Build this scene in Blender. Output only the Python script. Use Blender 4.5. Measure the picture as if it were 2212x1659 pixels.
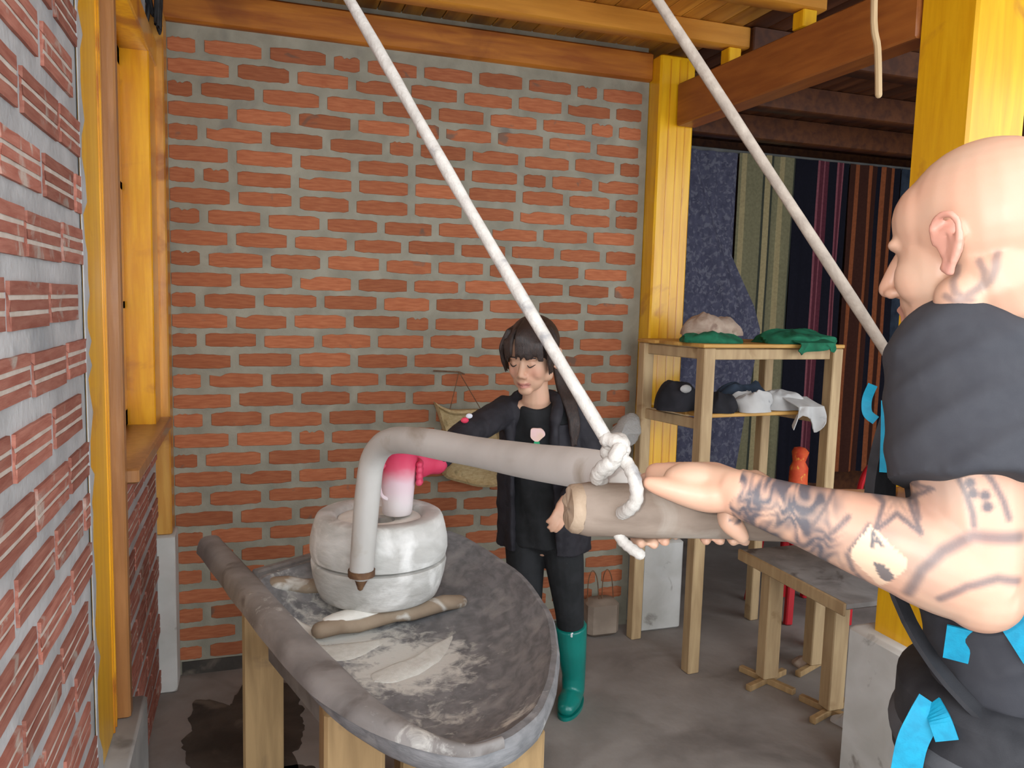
import bpy, bmesh, math, random
from mathutils import Vector, Matrix, noise
from mathutils.bvhtree import BVHTree
random.seed(7)
V = Vector
scene = bpy.context.scene
for o in list(bpy.data.objects):
    bpy.data.objects.remove(o)
COL = scene.collection

# ------------------------------------------------------------------ camera
FPX, CX, CY, EYE = 1700.0, 1106.0, 829.5, 1.56
ROLL, PITCH, YAW = math.radians(1.55), math.radians(5.95), math.radians(18.56)
FH = V((math.sin(YAW), math.cos(YAW), 0))
RH = V((math.cos(YAW), -math.sin(YAW), 0))
UP = V((0, 0, 1))
FW = FH * math.cos(PITCH) - UP * math.sin(PITCH)
UP0 = FH * math.sin(PITCH) + UP * math.cos(PITCH)
EX = RH * math.cos(ROLL) + UP0 * math.sin(ROLL)
EY = RH * math.sin(ROLL) - UP0 * math.cos(ROLL)
CAM = V((0, 0, EYE))
cam_data = bpy.data.cameras.new('camera')
cam_data.sensor_width = 36.0
cam_data.lens = FPX / 2212.0 * 36.0
cam_data.clip_start = 0.02
cam = bpy.data.objects.new('camera', cam_data)
COL.objects.link(cam)
mw = Matrix.Identity(4)
for i in range(3):
    mw[i][0] = EX[i]; mw[i][1] = -EY[i]; mw[i][2] = -FW[i]; mw[i][3] = CAM[i]
cam.matrix_world = mw
scene.camera = cam

# ------------------------------------------------------------------ light and exposure
world = bpy.data.worlds.new('daylight')
scene.world = world
world.use_nodes = True
bgn = world.node_tree.nodes['Background']
bgn.inputs['Color'].default_value = (0.88, 0.94, 1.0, 1)
bgn.inputs['Strength'].default_value = 2.2
fl = bpy.data.lights.new('camera_flash', 'POINT')
fl.energy = 14.5
fl.shadow_soft_size = 0.012
fl.color = (1.0, 0.97, 0.93)
flo = bpy.data.objects.new('camera_flash', fl)
COL.objects.link(flo)
flo.location = CAM - EX * 0.05 - EY * 0.035 + FW * 0.01
# the open side behind the photographer lets the overcast sky in (a portal gives off no light itself)
dl = bpy.data.lights.new('open_side_portal', 'AREA')
dl.shape = 'RECTANGLE'; dl.size = 6.0; dl.size_y = 2.8
dl.cycles.is_portal = True
dlo = bpy.data.objects.new('open_side_portal', dl)
COL.objects.link(dlo)
dlo.location = (2.4, -0.95, 1.4)
dlo.rotation_euler = (math.radians(90), 0, 0)
vs = scene.view_settings
vs.view_transform = 'Standard'
vs.look = 'None'
vs.gamma = 1.0
vs.use_curve_mapping = False
vs.exposure = 0.75

# ------------------------------------------------------------------ helpers
def at(x, y, d=None, z=None, Y=None, X=None):
    """a point of the room seen at a photo pixel, fixed by its distance, height or wall plane"""
    q = FW * FPX + EX * (x - CX) + EY * (y - CY)
    if d is not None: t = d / q.dot(FH)
    elif z is not None: t = (z - EYE) / q.z
    elif Y is not None: t = Y / q.y
    else: t = X / q.x
    return CAM + q * t

def wloc(o):
    p = V((0, 0, 0))
    while o is not None:
        p += V(o.location); o = o.parent
    return p

def tag(o, label=None, cat=None, group=None, kind=None):
    if label: o['label'] = label
    if cat: o['category'] = cat
    if group: o['group'] = group
    if kind: o['kind'] = kind
    return o

def empty(name, loc, label=None, cat=None, group=None, kind=None):
    o = bpy.data.objects.new(name, None)
    COL.objects.link(o)
    o.location = loc
    o.empty_display_size = 0.05
    return tag(o, label, cat, group, kind)

def frame_from(t, ref):
    t = t.normalized()
    a = ref - t * ref.dot(t)
    if a.length < 1e-5:
        a = V((1, 0, 0)) - t * t.x
        if a.length < 1e-5: a = V((0, 1, 0)) - t * t.y
    a.normalize()
    return a, t.cross(a)

class MB:
    """collects boxes, tubes and sheets; build() links them as one mesh object"""
    def __init__(s): s.v = []; s.f = []; s.m = []
    def add(s, vs, fs, m=0):
        b = len(s.v)
        s.v += [V(p) for p in vs]
        s.f += [tuple(i + b for i in f) for f in fs]
        s.m += [m] * len(fs)
        return s
    def hexa(s, p, m=0):
        return s.add(p, [(0, 3, 2, 1), (4, 5, 6, 7), (0, 1, 5, 4), (1, 2, 6, 5), (2, 3, 7, 6), (3, 0, 4, 7)], m)
    def box(s, a, b, m=0, bev=0.0):
        x0, y0, z0 = (min(a[i], b[i]) for i in range(3)); x1, y1, z1 = (max(a[i], b[i]) for i in range(3))
        if bev <= 0:
            return s.hexa([(x0, y0, z0), (x1, y0, z0), (x1, y1, z0), (x0, y1, z0), (x0, y0, z1), (x1, y0, z1), (x1, y1, z1), (x0, y1, z1)], m)
        return s.beam((0.5 * (x0 + x1), 0.5 * (y0 + y1), z0), (0.5 * (x0 + x1), 0.5 * (y0 + y1), z1), x1 - x0, y1 - y0, V((1, 0, 0)), m, bev)
    def beam(s, p, q, w, h, ref=UP, m=0, bev=0.004, w2=None, h2=None):
        """a bevelled timber from p to q, w across the reference side, h along ref x axis"""
        p = V(p); q = V(q); a, b = frame_from(q - p, V(ref)); t = (q - p).normalized()
        def ring(c, ww, hh, k):
            x, y = ww / 2 - k, hh / 2 - k; e = bev
            pts = [(x, y - e), (x - e, y), (-x + e, y), (-x, y - e), (-x, -y + e), (-x + e, -y), (x - e, -y), (x, -y + e)]
            return [c + a * u + b * v for u, v in pts]
        w2 = w2 or w; h2 = h2 or h
        rs = [ring(p, w, h, bev), ring(p + t * bev, w, h, 0), ring(q - t * bev, w2, h2, 0), ring(q, w2, h2, bev)]
        return s.rings(rs, m)
    def rings(s, rs, m=0, cap=True, closed=True):
        n = len(rs[0]); vs = [p for r in rs for p in r]; fs = []
        for i in range(len(rs) - 1):
            for j in range(n if closed else n - 1):
                k = (j + 1) % n
                fs.append((i * n + j, i * n + k, (i + 1) * n + k, (i + 1) * n + j))
        if cap:
            fs.append(tuple(range(n - 1, -1, -1)))
            fs.append(tuple((len(rs) - 1) * n + j for j in range(n)))
        return s.add(vs, fs, m)
    def tube(s, pts, rad, n=10, m=0, ref=UP, dome=True, flat=None):
        """a swept tube; rad a number, a list, or a list of (a, b) half axes; flat is the direction of the first axis"""
        pts = [V(p) for p in pts]; L = len(pts)
        if not isinstance(rad, (list, tuple)): rad = [rad] * L
        rad = [r if isinstance(r, (list, tuple)) else (r, r) for r in rad]
        tang = []
        for i in range(L):
            t = pts[min(i + 1, L - 1)] - pts[max(i - 1, 0)]
            tang.append(t.normalized() if t.length > 1e-9 else V((0, 0, 1)))
        a, _ = frame_from(tang[0], V(flat) if flat else V(ref))
        rs = []
        def ring(c, t, a, b, ra, rb):
            return [c + a * (math.cos(2 * math.pi * k / n) * ra) + b * (math.sin(2 * math.pi * k / n) * rb) for k in range(n)]
        for i in range(L):
            t = tang[i]
            if flat: a, b = frame_from(t, V(flat))
            else: a, b = frame_from(t, a)
            ra, rb = rad[i]
            if i == 0 and dome:
                for q in (0.92, 0.55):
                    e = math.sqrt(max(0, 1 - q * q)); rs.append(ring(pts[0] - t * (min(ra, rb) * q), t, a, b, ra * e, rb * e))
            rs.append(ring(pts[i], t, a, b, ra, rb))
            if i == L - 1 and dome:
                for q in (0.55, 0.92):
                    e = math.sqrt(max(0, 1 - q * q)); rs.append(ring(pts[i] + t * (min(ra, rb) * q), t, a, b, ra * e, rb * e))
        return s.rings(rs, m)
    def ell(s, c, r, rot=None, n=14, k=9, m=0):
        c = V(c); r = (r, r, r) if not isinstance(r, (tuple, list)) else r; rs = []
        for i in range(k):
            th = math.pi * (i + 0.35) / (k - 0.3); z = -math.cos(th); e = math.sin(th)
            ring = []
            for j in range(n):
                p = V((math.cos(2 * math.pi * j / n) * e * r[0], math.sin(2 * math.pi * j / n) * e * r[1], z * r[2]))
                ring.append(c + (rot @ p if rot else p))
            rs.append(ring)
        return s.rings(rs, m)
    def lathe(s, c, prof, n=28, m=0, cap=True):
        c = V(c)
        return s.rings([[c + V((math.cos(2 * math.pi * k / n) * r, math.sin(2 * math.pi * k / n) * r, z)) for k in range(n)] for r, z in prof], m, cap)
    def prism(s, poly, ext, m=0):
        n = len(poly); poly = [V(p) for p in poly]; ext = V(ext)
        fs = [tuple(range(n - 1, -1, -1)), tuple(range(n, 2 * n))] + [(i, (i + 1) % n, n + (i + 1) % n, n + i) for i in range(n)]
        return s.add(poly + [p + ext for p in poly], fs, m)
    def sheet(s, fn, nu, nv, thick=0.0, m=0):
        """a surface fn(u, v) over the unit square, with thickness along its normals"""
        P = [[V(fn(i / nu, j / nv)) for j in range(nv + 1)] for i in range(nu + 1)]
        def N(i, j):
            a = P[min(i + 1, nu)][j] - P[max(i - 1, 0)][j]; b = P[i][min(j + 1, nv)] - P[i][max(j - 1, 0)]
            c = a.cross(b); return c.normalized() if c.length > 1e-12 else V((0, 0, 1))
        w = nv + 1; top = [P[i][j] for i in range(nu + 1) for j in range(w)]
        fs = [(i * w + j, (i + 1) * w + j, (i + 1) * w + j + 1, i * w + j + 1) for i in range(nu) for j in range(nv)]
        if not thick: return s.add(top, fs, m)
        bot = [P[i][j] - N(i, j) * thick for i in range(nu + 1) for j in range(w)]; o = len(top)
        fs += [(f[3] + o, f[2] + o, f[1] + o, f[0] + o) for f in fs]
        rim = [i * w for i in range(nu + 1)] + [nu * w + j for j in range(1, w)] + [i * w + nv for i in range(nu - 1, -1, -1)] + [j for j in range(nv - 1, 0, -1)]
        fs += [(rim[k], rim[k] + o, rim[(k + 1) % len(rim)] + o, rim[(k + 1) % len(rim)]) for k in range(len(rim))]
        return s.add(top + bot, fs, m)
    def mesh(s, name, off=V((0, 0, 0)), mats=(), smooth=True, fixn=True, angle=40):
        me = bpy.data.meshes.new(name)
        me.from_pydata([tuple(p - off) for p in s.v], [], s.f)
        for mt in mats: me.materials.append(mt)
        if len(mats) > 1: me.polygons.foreach_set('material_index', s.m)
        if fixn:
            bm = bmesh.new(); bm.from_mesh(me); bmesh.ops.recalc_face_normals(bm, faces=bm.faces); bm.to_mesh(me); bm.free()
        me.polygons.foreach_set('use_smooth', [smooth] * len(me.polygons))
        if smooth and angle: me.set_sharp_from_angle(angle=math.radians(angle))
        me.update()
        return me
    def build(s, name, mats, parent=None, loc=None, smooth=True, fixn=True, angle=40, **tags):
        if not isinstance(mats, (list, tuple)): mats = [mats]
        off = wloc(parent) if parent else V((0, 0, 0))
        loc = V(loc) if loc is not None else V((0, 0, 0))
        if parent is not None: loc = V((0, 0, 0))
        me = s.mesh(name, off + loc, mats, smooth, fixn, angle)
        o = bpy.data.objects.new(name, me)
        COL.objects.link(o)
        o.location = loc
        if parent is not None: o.parent = parent
        return tag(o, **tags)

def fuse(name, mb, voxel, mats, parent=None, smooth=6, loc=None, post=None, **tags):
    """grow one continuous surface over all the shapes of mb"""
    off = wloc(parent) if parent else V(loc) if loc is not None else V((0, 0, 0))
    me = mb.mesh(name + '_core', off, [], False, True)
    t = bpy.data.objects.new('tmp', me); COL.objects.link(t)
    r = t.modifiers.new('r', 'REMESH'); r.mode = 'VOXEL'; r.voxel_size = voxel; r.adaptivity = 0.0
    if smooth:
        k = t.modifiers.new('s', 'SMOOTH'); k.factor = 0.5; k.iterations = smooth
    dg = bpy.context.evaluated_depsgraph_get(); dg.update()
    out = bpy.data.meshes.new_from_object(t.evaluated_get(dg))
    out.name = name
    bpy.data.objects.remove(t); bpy.data.meshes.remove(me)
    if not isinstance(mats, (list, tuple)): mats = [mats]
    out.materials.clear()
    for mt in mats: out.materials.append(mt)
    out.polygons.foreach_set('use_smooth', [True] * len(out.polygons))
    if post: post(out, off)
    o = bpy.data.objects.new(name, out); COL.objects.link(o)
    if parent is not None: o.parent = parent
    elif loc is not None: o.location = loc
    return tag(o, **tags)

def spline(pts, k=6):
    """a smooth line through points (Catmull-Rom)"""
    pts = [V(p) for p in pts]; out = []
    for i in range(len(pts) - 1):
        p0 = pts[max(i - 1, 0)]; p1 = pts[i]; p2 = pts[i + 1]; p3 = pts[min(i + 2, len(pts) - 1)]
        for j in range(k):
            t = j / k
            out.append(0.5 * ((2 * p1) + (p2 - p0) * t + (2 * p0 - 5 * p1 + 4 * p2 - p3) * t * t + (3 * p1 - p0 - 3 * p2 + p3) * t ** 3))
    out.append(pts[-1])
    return out

def lerp(a, b, t): return a + (b - a) * t
def smooth01(t):
    t = max(0.0, min(1.0, t)); return t * t * (3 - 2 * t)

# ------------------------------------------------------------------ materials
def newmat(name):
    m = bpy.data.materials.new(name); m.use_nodes = True
    nt = m.node_tree
    return m, nt, nt.nodes['Principled BSDF']

def nd(nt, kind, **kw):
    n = nt.nodes.new(kind)
    for k, v in kw.items():
        if k in n.inputs: n.inputs[k].default_value = v
        else: setattr(n, k, v)
    return n

def ramp(nt, fac, stops):
    r = nt.nodes.new('ShaderNodeValToRGB')
    while len(r.color_ramp.elements) > 1: r.color_ramp.elements.remove(r.color_ramp.elements[0])
    r.color_ramp.elements[0].position = stops[0][0]; r.color_ramp.elements[0].color = (*stops[0][1], 1)
    for p, c in stops[1:]:
        e = r.color_ramp.elements.new(p); e.color = (*c, 1)
    nt.links.new(fac, r.inputs['Fac'])
    return r.outputs['Color']

def rmat(name, c1, c2, scale=8, rough=0.6, bump=0.15, stretch=(1, 1, 1), detail=5, c3=None, spots=None, rnd=0.0, coat=0.0, spec=0.4, lo=0.35, hi=0.65, bscale=None, sub=0.0, metal=0.0, coords='world', dist=0.4, bdist=0.004):
    """a procedural material: two tones mixed by stretched noise, spots of a third tone, and fine relief"""
    m, nt, b = newmat(name); L = nt.links
    if coords == 'world':
        g = nd(nt, 'ShaderNodeNewGeometry'); src = g.outputs['Position']
    else:
        g = nd(nt, 'ShaderNodeTexCoord'); src = g.outputs['Object']
    mp = nd(nt, 'ShaderNodeMapping'); mp.inputs['Scale'].default_value = stretch
    L.new(src, mp.inputs['Vector'])
    n = nd(nt, 'ShaderNodeTexNoise', Scale=scale, Detail=detail, Distortion=dist)
    L.new(mp.outputs['Vector'], n.inputs['Vector'])
    col = ramp(nt, n.outputs['Fac'], [(lo, c1), (hi, c2)])
    if c3 is not None:
        sc, th, wd = spots or (3, 0.55, 0.1)
        n2 = nd(nt, 'ShaderNodeTexNoise', Scale=sc, Detail=6, Distortion=0.6)
        L.new(src, n2.inputs['Vector'])
        mk = ramp(nt, n2.outputs['Fac'], [(th, (0, 0, 0)), (th + wd, (1, 1, 1))])
        mx = nd(nt, 'ShaderNodeMix', data_type='RGBA')
        L.new(mk, mx.inputs['Factor']); L.new(col, mx.inputs[6]); mx.inputs[7].default_value = (*c3, 1)
        col = mx.outputs[2]
    if rnd:
        oi = nd(nt, 'ShaderNodeObjectInfo')
        mr = nd(nt, 'ShaderNodeMapRange'); mr.inputs['To Min'].default_value = 1 - rnd; mr.inputs['To Max'].default_value = 1 + rnd
        L.new(oi.outputs['Random'], mr.inputs['Value'])
        hs = nd(nt, 'ShaderNodeHueSaturation'); L.new(mr.outputs['Result'], hs.inputs['Value']); L.new(col, hs.inputs['Color'])
        col = hs.outputs['Color']
    L.new(col, b.inputs['Base Color'])
    b.inputs['Roughness'].default_value = rough
    b.inputs['Specular IOR Level'].default_value = spec
    b.inputs['Metallic'].default_value = metal
    if coat: b.inputs['Coat Weight'].default_value = coat; b.inputs['Coat Roughness'].default_value = 0.18
    if sub: b.inputs['Subsurface Weight'].default_value = sub; b.inputs['Subsurface Radius'].default_value = (0.01, 0.004, 0.002)
    if bump:
        nb = nd(nt, 'ShaderNodeTexNoise', Scale=bscale or scale * 4, Detail=6)
        L.new(mp.outputs['Vector'], nb.inputs['Vector'])
        bp = nd(nt, 'ShaderNodeBump', Strength=bump, Distance=bdist)
        L.new(nb.outputs['Fac'], bp.inputs['Height']); L.new(bp.outputs['Normal'], b.inputs['Normal'])
    return m

def attrmat(name, rough=0.5, sub=0.0, bump=0.05, bscale=400, spec=0.4):
    m, nt, b = newmat(name)
    a = nd(nt, 'ShaderNodeAttribute', attribute_name='col')
    nt.links.new(a.outputs['Color'], b.inputs['Base Color'])
    b.inputs['Roughness'].default_value = rough; b.inputs['Specular IOR Level'].default_value = spec
    if sub: b.inputs['Subsurface Weight'].default_value = sub; b.inputs['Subsurface Radius'].default_value = (0.008, 0.003, 0.0015); b.inputs['Subsurface Scale'].default_value = 0.6
    if bump:
        tc = nd(nt, 'ShaderNodeTexCoord'); nb = nd(nt, 'ShaderNodeTexNoise', Scale=bscale, Detail=3); nt.links.new(tc.outputs['Object'], nb.inputs['Vector'])
        bp = nd(nt, 'ShaderNodeBump', Strength=bump, Distance=0.002); nt.links.new(nb.outputs['Fac'], bp.inputs['Height']); nt.links.new(bp.outputs['Normal'], b.inputs['Normal'])
    return m

def setcol(me, fn):
    a = me.attributes.new('col', 'FLOAT_COLOR', 'POINT')
    buf = []
    for v in me.vertices: buf += [*fn(v.co, v.normal), 1.0]
    a.data.foreach_set('color', buf)

M = {}
# back wall: pinkish red smooth-faced bricks, grey cement
M['brick'] = rmat('red_brick', (0.33, 0.103, 0.046), (0.42, 0.148, 0.068), 26, 0.85, 0.35, (0.6, 1, 5), c3=(0.20, 0.115, 0.08), spots=(9, 0.66, 0.06), rnd=0.2, spec=0.2, bscale=90)
M['mortar'] = rmat('grey_mortar', (0.25, 0.237, 0.186), (0.335, 0.317, 0.25), 9, 0.92, 0.5, c3=(0.20, 0.19, 0.165), spots=(5, 0.6, 0.15), spec=0.15, bscale=70)
M['brick_rib'] = rmat('ribbed_brick', (0.30, 0.105, 0.075), (0.40, 0.17, 0.125), 20, 0.85, 0.35, (1, 0.6, 4), c3=(0.42, 0.34, 0.29), spots=(14, 0.6, 0.1), rnd=0.25, spec=0.2, bscale=90)
M['mortar_l'] = rmat('pale_grey_mortar', (0.36, 0.36, 0.36), (0.50, 0.50, 0.50), 7, 0.92, 0.6, c3=(0.30, 0.31, 0.32), spots=(5, 0.58, 0.15), spec=0.15, bscale=60)
M['groove'] = rmat('groove_mortar', (0.50, 0.43, 0.37), (0.58, 0.52, 0.46), 30, 0.9, 0.2, spec=0.1)
M['floor'] = rmat('cement_floor', (0.24, 0.215, 0.195), (0.34, 0.31, 0.285), 3.2, 0.85, 0.4, c3=(0.17, 0.15, 0.135), spots=(2.0, 0.53, 0.16), spec=0.25, bscale=30)
M['damp'] = rmat('damp_stain', (0.035, 0.03, 0.025), (0.075, 0.062, 0.05), 7, 0.6, 0.5, c3=(0.14, 0.115, 0.09), spots=(6, 0.58, 0.1), spec=0.4)
M['yellow'] = rmat('yellow_varnished_pine', (0.74, 0.36, 0.004), (0.86, 0.48, 0.010), 5, 0.35, 0.08, (7, 7, 0.7), c3=(0.50, 0.185, 0.02), spots=(3.2, 0.62, 0.10), coat=0.35, spec=0.4)
M['amber'] = rmat('amber_varnished_wood', (0.62, 0.25, 0.006), (0.76, 0.36, 0.012), 6, 0.3, 0.08, (7, 7, 0.7), c3=(0.40, 0.13, 0.015), spots=(4, 0.6, 0.10), coat=0.45)
M['brown'] = rmat('brown_varnished_wood', (0.27, 0.115, 0.035), (0.36, 0.165, 0.055), 6, 0.35, 0.1, (7, 7, 0.7), coat=0.3)
M['beam'] = rmat('orange_brown_beam', (0.30, 0.085, 0.012), (0.47, 0.165, 0.02), 4, 0.45, 0.12, (0.8, 7, 7), c3=(0.17, 0.045, 0.01), spots=(2.5, 0.6, 0.15), coat=0.15)
M['joist'] = rmat('orange_joist', (0.50, 0.20, 0.022), (0.62, 0.27, 0.035), 4, 0.45, 0.12, (0.8, 7, 7), coat=0.15)
M['tie'] = rmat('red_brown_tie_beam', (0.25, 0.075, 0.016), (0.36, 0.12, 0.024), 4, 0.45, 0.12, (7, 0.8, 7), coat=0.15)
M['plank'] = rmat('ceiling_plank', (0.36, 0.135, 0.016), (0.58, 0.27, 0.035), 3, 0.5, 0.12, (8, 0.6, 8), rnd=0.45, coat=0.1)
M['plank_shaded'] = rmat('shaded_plank', (0.075, 0.022, 0.008), (0.14, 0.045, 0.013), 3, 0.55, 0.12, (8, 0.6, 8), rnd=0.35)  # plank copy with the far room's shade put into the colour
M['concrete'] = rmat('whitewashed_concrete', (0.50, 0.49, 0.45), (0.62, 0.61, 0.58), 6, 0.85, 0.3, c3=(0.30, 0.28, 0.25), spots=(9, 0.62, 0.08), spec=0.2)
M['concrete_g'] = rmat('grey_concrete', (0.26, 0.255, 0.245), (0.36, 0.35, 0.335), 6, 0.88, 0.3, c3=(0.17, 0.16, 0.15), spots=(8, 0.62, 0.1), spec=0.2)
M['deal'] = rmat('raw_deal_wood', (0.40, 0.27, 0.14), (0.52, 0.37, 0.20), 5, 0.65, 0.15, (6, 6, 0.8), c3=(0.30, 0.18, 0.08), spots=(5, 0.62, 0.1))
M['deal_o'] = rmat('orange_deal_wood', (0.50, 0.26, 0.06), (0.60, 0.34, 0.09), 5, 0.55, 0.12, (0.8, 6, 6))
M['oldwood'] = rmat('weathered_grey_wood', (0.165, 0.165, 0.17), (0.25, 0.248, 0.252), 9, 0.8, 0.4, (2.5, 2.5, 8), c3=(0.36, 0.35, 0.34), spots=(13, 0.52, 0.25), spec=0.25)
M['rimwood'] = rmat('grey_hewn_rim', (0.19, 0.175, 0.165), (0.30, 0.28, 0.265), 9, 0.75, 0.35, c3=(0.12, 0.10, 0.09), spots=(7, 0.6, 0.1), spec=0.25)
M['legwood'] = rmat('tan_post_wood', (0.33, 0.21, 0.095), (0.46, 0.30, 0.14), 5, 0.7, 0.2, (6, 6, 0.7), c3=(0.20, 0.13, 0.075), spots=(5, 0.62, 0.12))
M['barwood'] = rmat('floury_bar_wood', (0.24, 0.175, 0.12), (0.36, 0.28, 0.20), 8, 0.8, 0.25, c3=(0.62, 0.60, 0.55), spots=(12, 0.56, 0.1))
M['stone'] = rmat('floury_millstone', (0.44, 0.43, 0.40), (0.60, 0.59, 0.56), 9, 0.9, 0.6, (1, 1, 2.5), c3=(0.78, 0.77, 0.74), spots=(9, 0.52, 0.14), spec=0.15)
M['flour'] = rmat('flour', (0.74, 0.72, 0.66), (0.80, 0.78, 0.72), 30, 0.95, 0.3, spec=0.1)
M['flour_y'] = rmat('coarse_maize_flour', (0.62, 0.605, 0.545), (0.70, 0.685, 0.63), 60, 0.95, 0.5, spec=0.1)
M['pole'] = rmat('smooth_pale_pole', (0.46, 0.44, 0.41), (0.58, 0.56, 0.53), 5, 0.55, 0.1, (1, 1, 1), c3=(0.34, 0.29, 0.23), spots=(7, 0.6, 0.15))
M['log'] = rmat('brown_log', (0.17, 0.125, 0.095), (0.27, 0.21, 0.165), 8, 0.7, 0.3, (1, 3, 3), c3=(0.36, 0.31, 0.26), spots=(9, 0.6, 0.12))
M['log_end'] = rmat('cut_log_end', (0.27, 0.19, 0.125), (0.36, 0.27, 0.19), 30, 0.8, 0.3, c3=(0.17, 0.13, 0.10), spots=(16, 0.58, 0.08))
M['rope'] = rmat('grey_white_rope', (0.40, 0.37, 0.335), (0.50, 0.47, 0.43), 40, 0.8, 0.5, c3=(0.27, 0.26, 0.255), spots=(22, 0.58, 0.1))
M['rope_d'] = rmat('dull_rope', (0.30, 0.25, 0.205), (0.40, 0.34, 0.28), 40, 0.85, 0.4)
M['iron'] = rmat('rusty_iron', (0.12, 0.06, 0.035), (0.22, 0.12, 0.06), 40, 0.6, 0.3, metal=0.4)
M['rail'] = rmat('grey_rail', (0.10, 0.10, 0.095), (0.16, 0.155, 0.145), 6, 0.7, 0.2)
M['glass'], _nt, _b = newmat('window_glass')
_b.inputs['Base Color'].default_value = (0.95, 0.98, 1, 1); _b.inputs['Roughness'].default_value = 0.03; _b.inputs['Transmission Weight'].default_value = 0.9; _b.inputs['Alpha'].default_value = 1.0

def dust(m, spots, col=(0.66, 0.65, 0.60), nscale=26.0):  # FLOURED: flour lying on the wood in drifts round the given points
    nt = m.node_tree; L = nt.links; b = nt.nodes['Principled BSDF']; src = b.inputs['Base Color'].links[0].from_socket
    g = nd(nt, 'ShaderNodeNewGeometry'); tot = None
    for (p, r, amt) in spots:
        d = nd(nt, 'ShaderNodeVectorMath', operation='DISTANCE'); d.inputs[1].default_value = tuple(p); L.new(g.outputs['Position'], d.inputs[0])
        mr = nd(nt, 'ShaderNodeMapRange'); mr.inputs['From Min'].default_value = 0.0; mr.inputs['From Max'].default_value = r; mr.inputs['To Min'].default_value = amt; mr.inputs['To Max'].default_value = 0.0
        L.new(d.outputs['Value'], mr.inputs['Value'])
        if tot is None: tot = mr.outputs['Result']
        else:
            mx = nd(nt, 'ShaderNodeMath', operation='MAXIMUM'); L.new(tot, mx.inputs[0]); L.new(mr.outputs['Result'], mx.inputs[1]); tot = mx.outputs[0]
    n = nd(nt, 'ShaderNodeTexNoise', Scale=nscale, Detail=8, Distortion=0.5); n.inputs['Roughness'].default_value = 0.65; L.new(g.outputs['Position'], n.inputs['Vector'])
    ad = nd(nt, 'ShaderNodeMath', operation='ADD'); L.new(tot, ad.inputs[0]); L.new(n.outputs['Fac'], ad.inputs[1])
    mk = ramp(nt, ad.outputs[0], [(0.78, (0, 0, 0)), (1.0, (1, 1, 1))])
    mi = nd(nt, 'ShaderNodeMix', data_type='RGBA'); L.new(mk, mi.inputs['Factor']); L.new(src, mi.inputs[6]); mi.inputs[7].default_value = (*col, 1)
    L.new(mi.outputs[2], b.inputs['Base Color'])
dust(M['oldwood'], [(at(880, 1430, z=0.665), 0.30, 0.74), (at(745, 1365, z=0.67), 0.32, 0.66), (at(1120, 1545, z=0.74), 0.13, 0.45), (at(960, 1520, z=0.70), 0.2, 0.42), (at(620, 1290, z=0.70), 0.16, 0.45)])
dust(M['rimwood'], [(at(600, 1310, z=0.78), 0.25, 0.30), (at(900, 1590, z=0.78), 0.25, 0.30)])

# ------------------------------------------------------------------ the setting
YB, XL = 3.35, -0.34
CEIL = 2.74
fb = MB(); fb.box((-0.9, -2.5, -0.08), (5.4, 6.2, 0.0))
floor = fb.build('floor', M['floor'], kind='structure', label='grey cement floor with dark damp stains')
def blob(cx, cy, rx, ry, seed, n=40, h=0.0015, z=0.0005, amp=0.35):
    ps = []
    for k in range(n):
        a = 2 * math.pi * k / n; q = 1 + amp * (noise.noise(V((math.cos(a) * 1.3, math.sin(a) * 1.3, seed))) * 1.6 + noise.noise(V((math.cos(a) * 5, math.sin(a) * 5, seed))) * 0.45 + noise.noise(V((math.cos(a) * 14, math.sin(a) * 14, seed))) * 0.12)
        ps.append((cx + math.cos(a) * rx * q, cy + math.sin(a) * ry * q, z))
    return MB().prism(ps, (0, 0, h))
blob(-0.02, 2.86, 0.24, 0.38, 3.1, 140, amp=0.4).build('damp_stain', M['damp'], parent=floor, smooth=False)
blob(0.16, 2.42, 0.13, 0.12, 8.4, 100).build('damp_stain', M['damp'], parent=floor, smooth=False)

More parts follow.
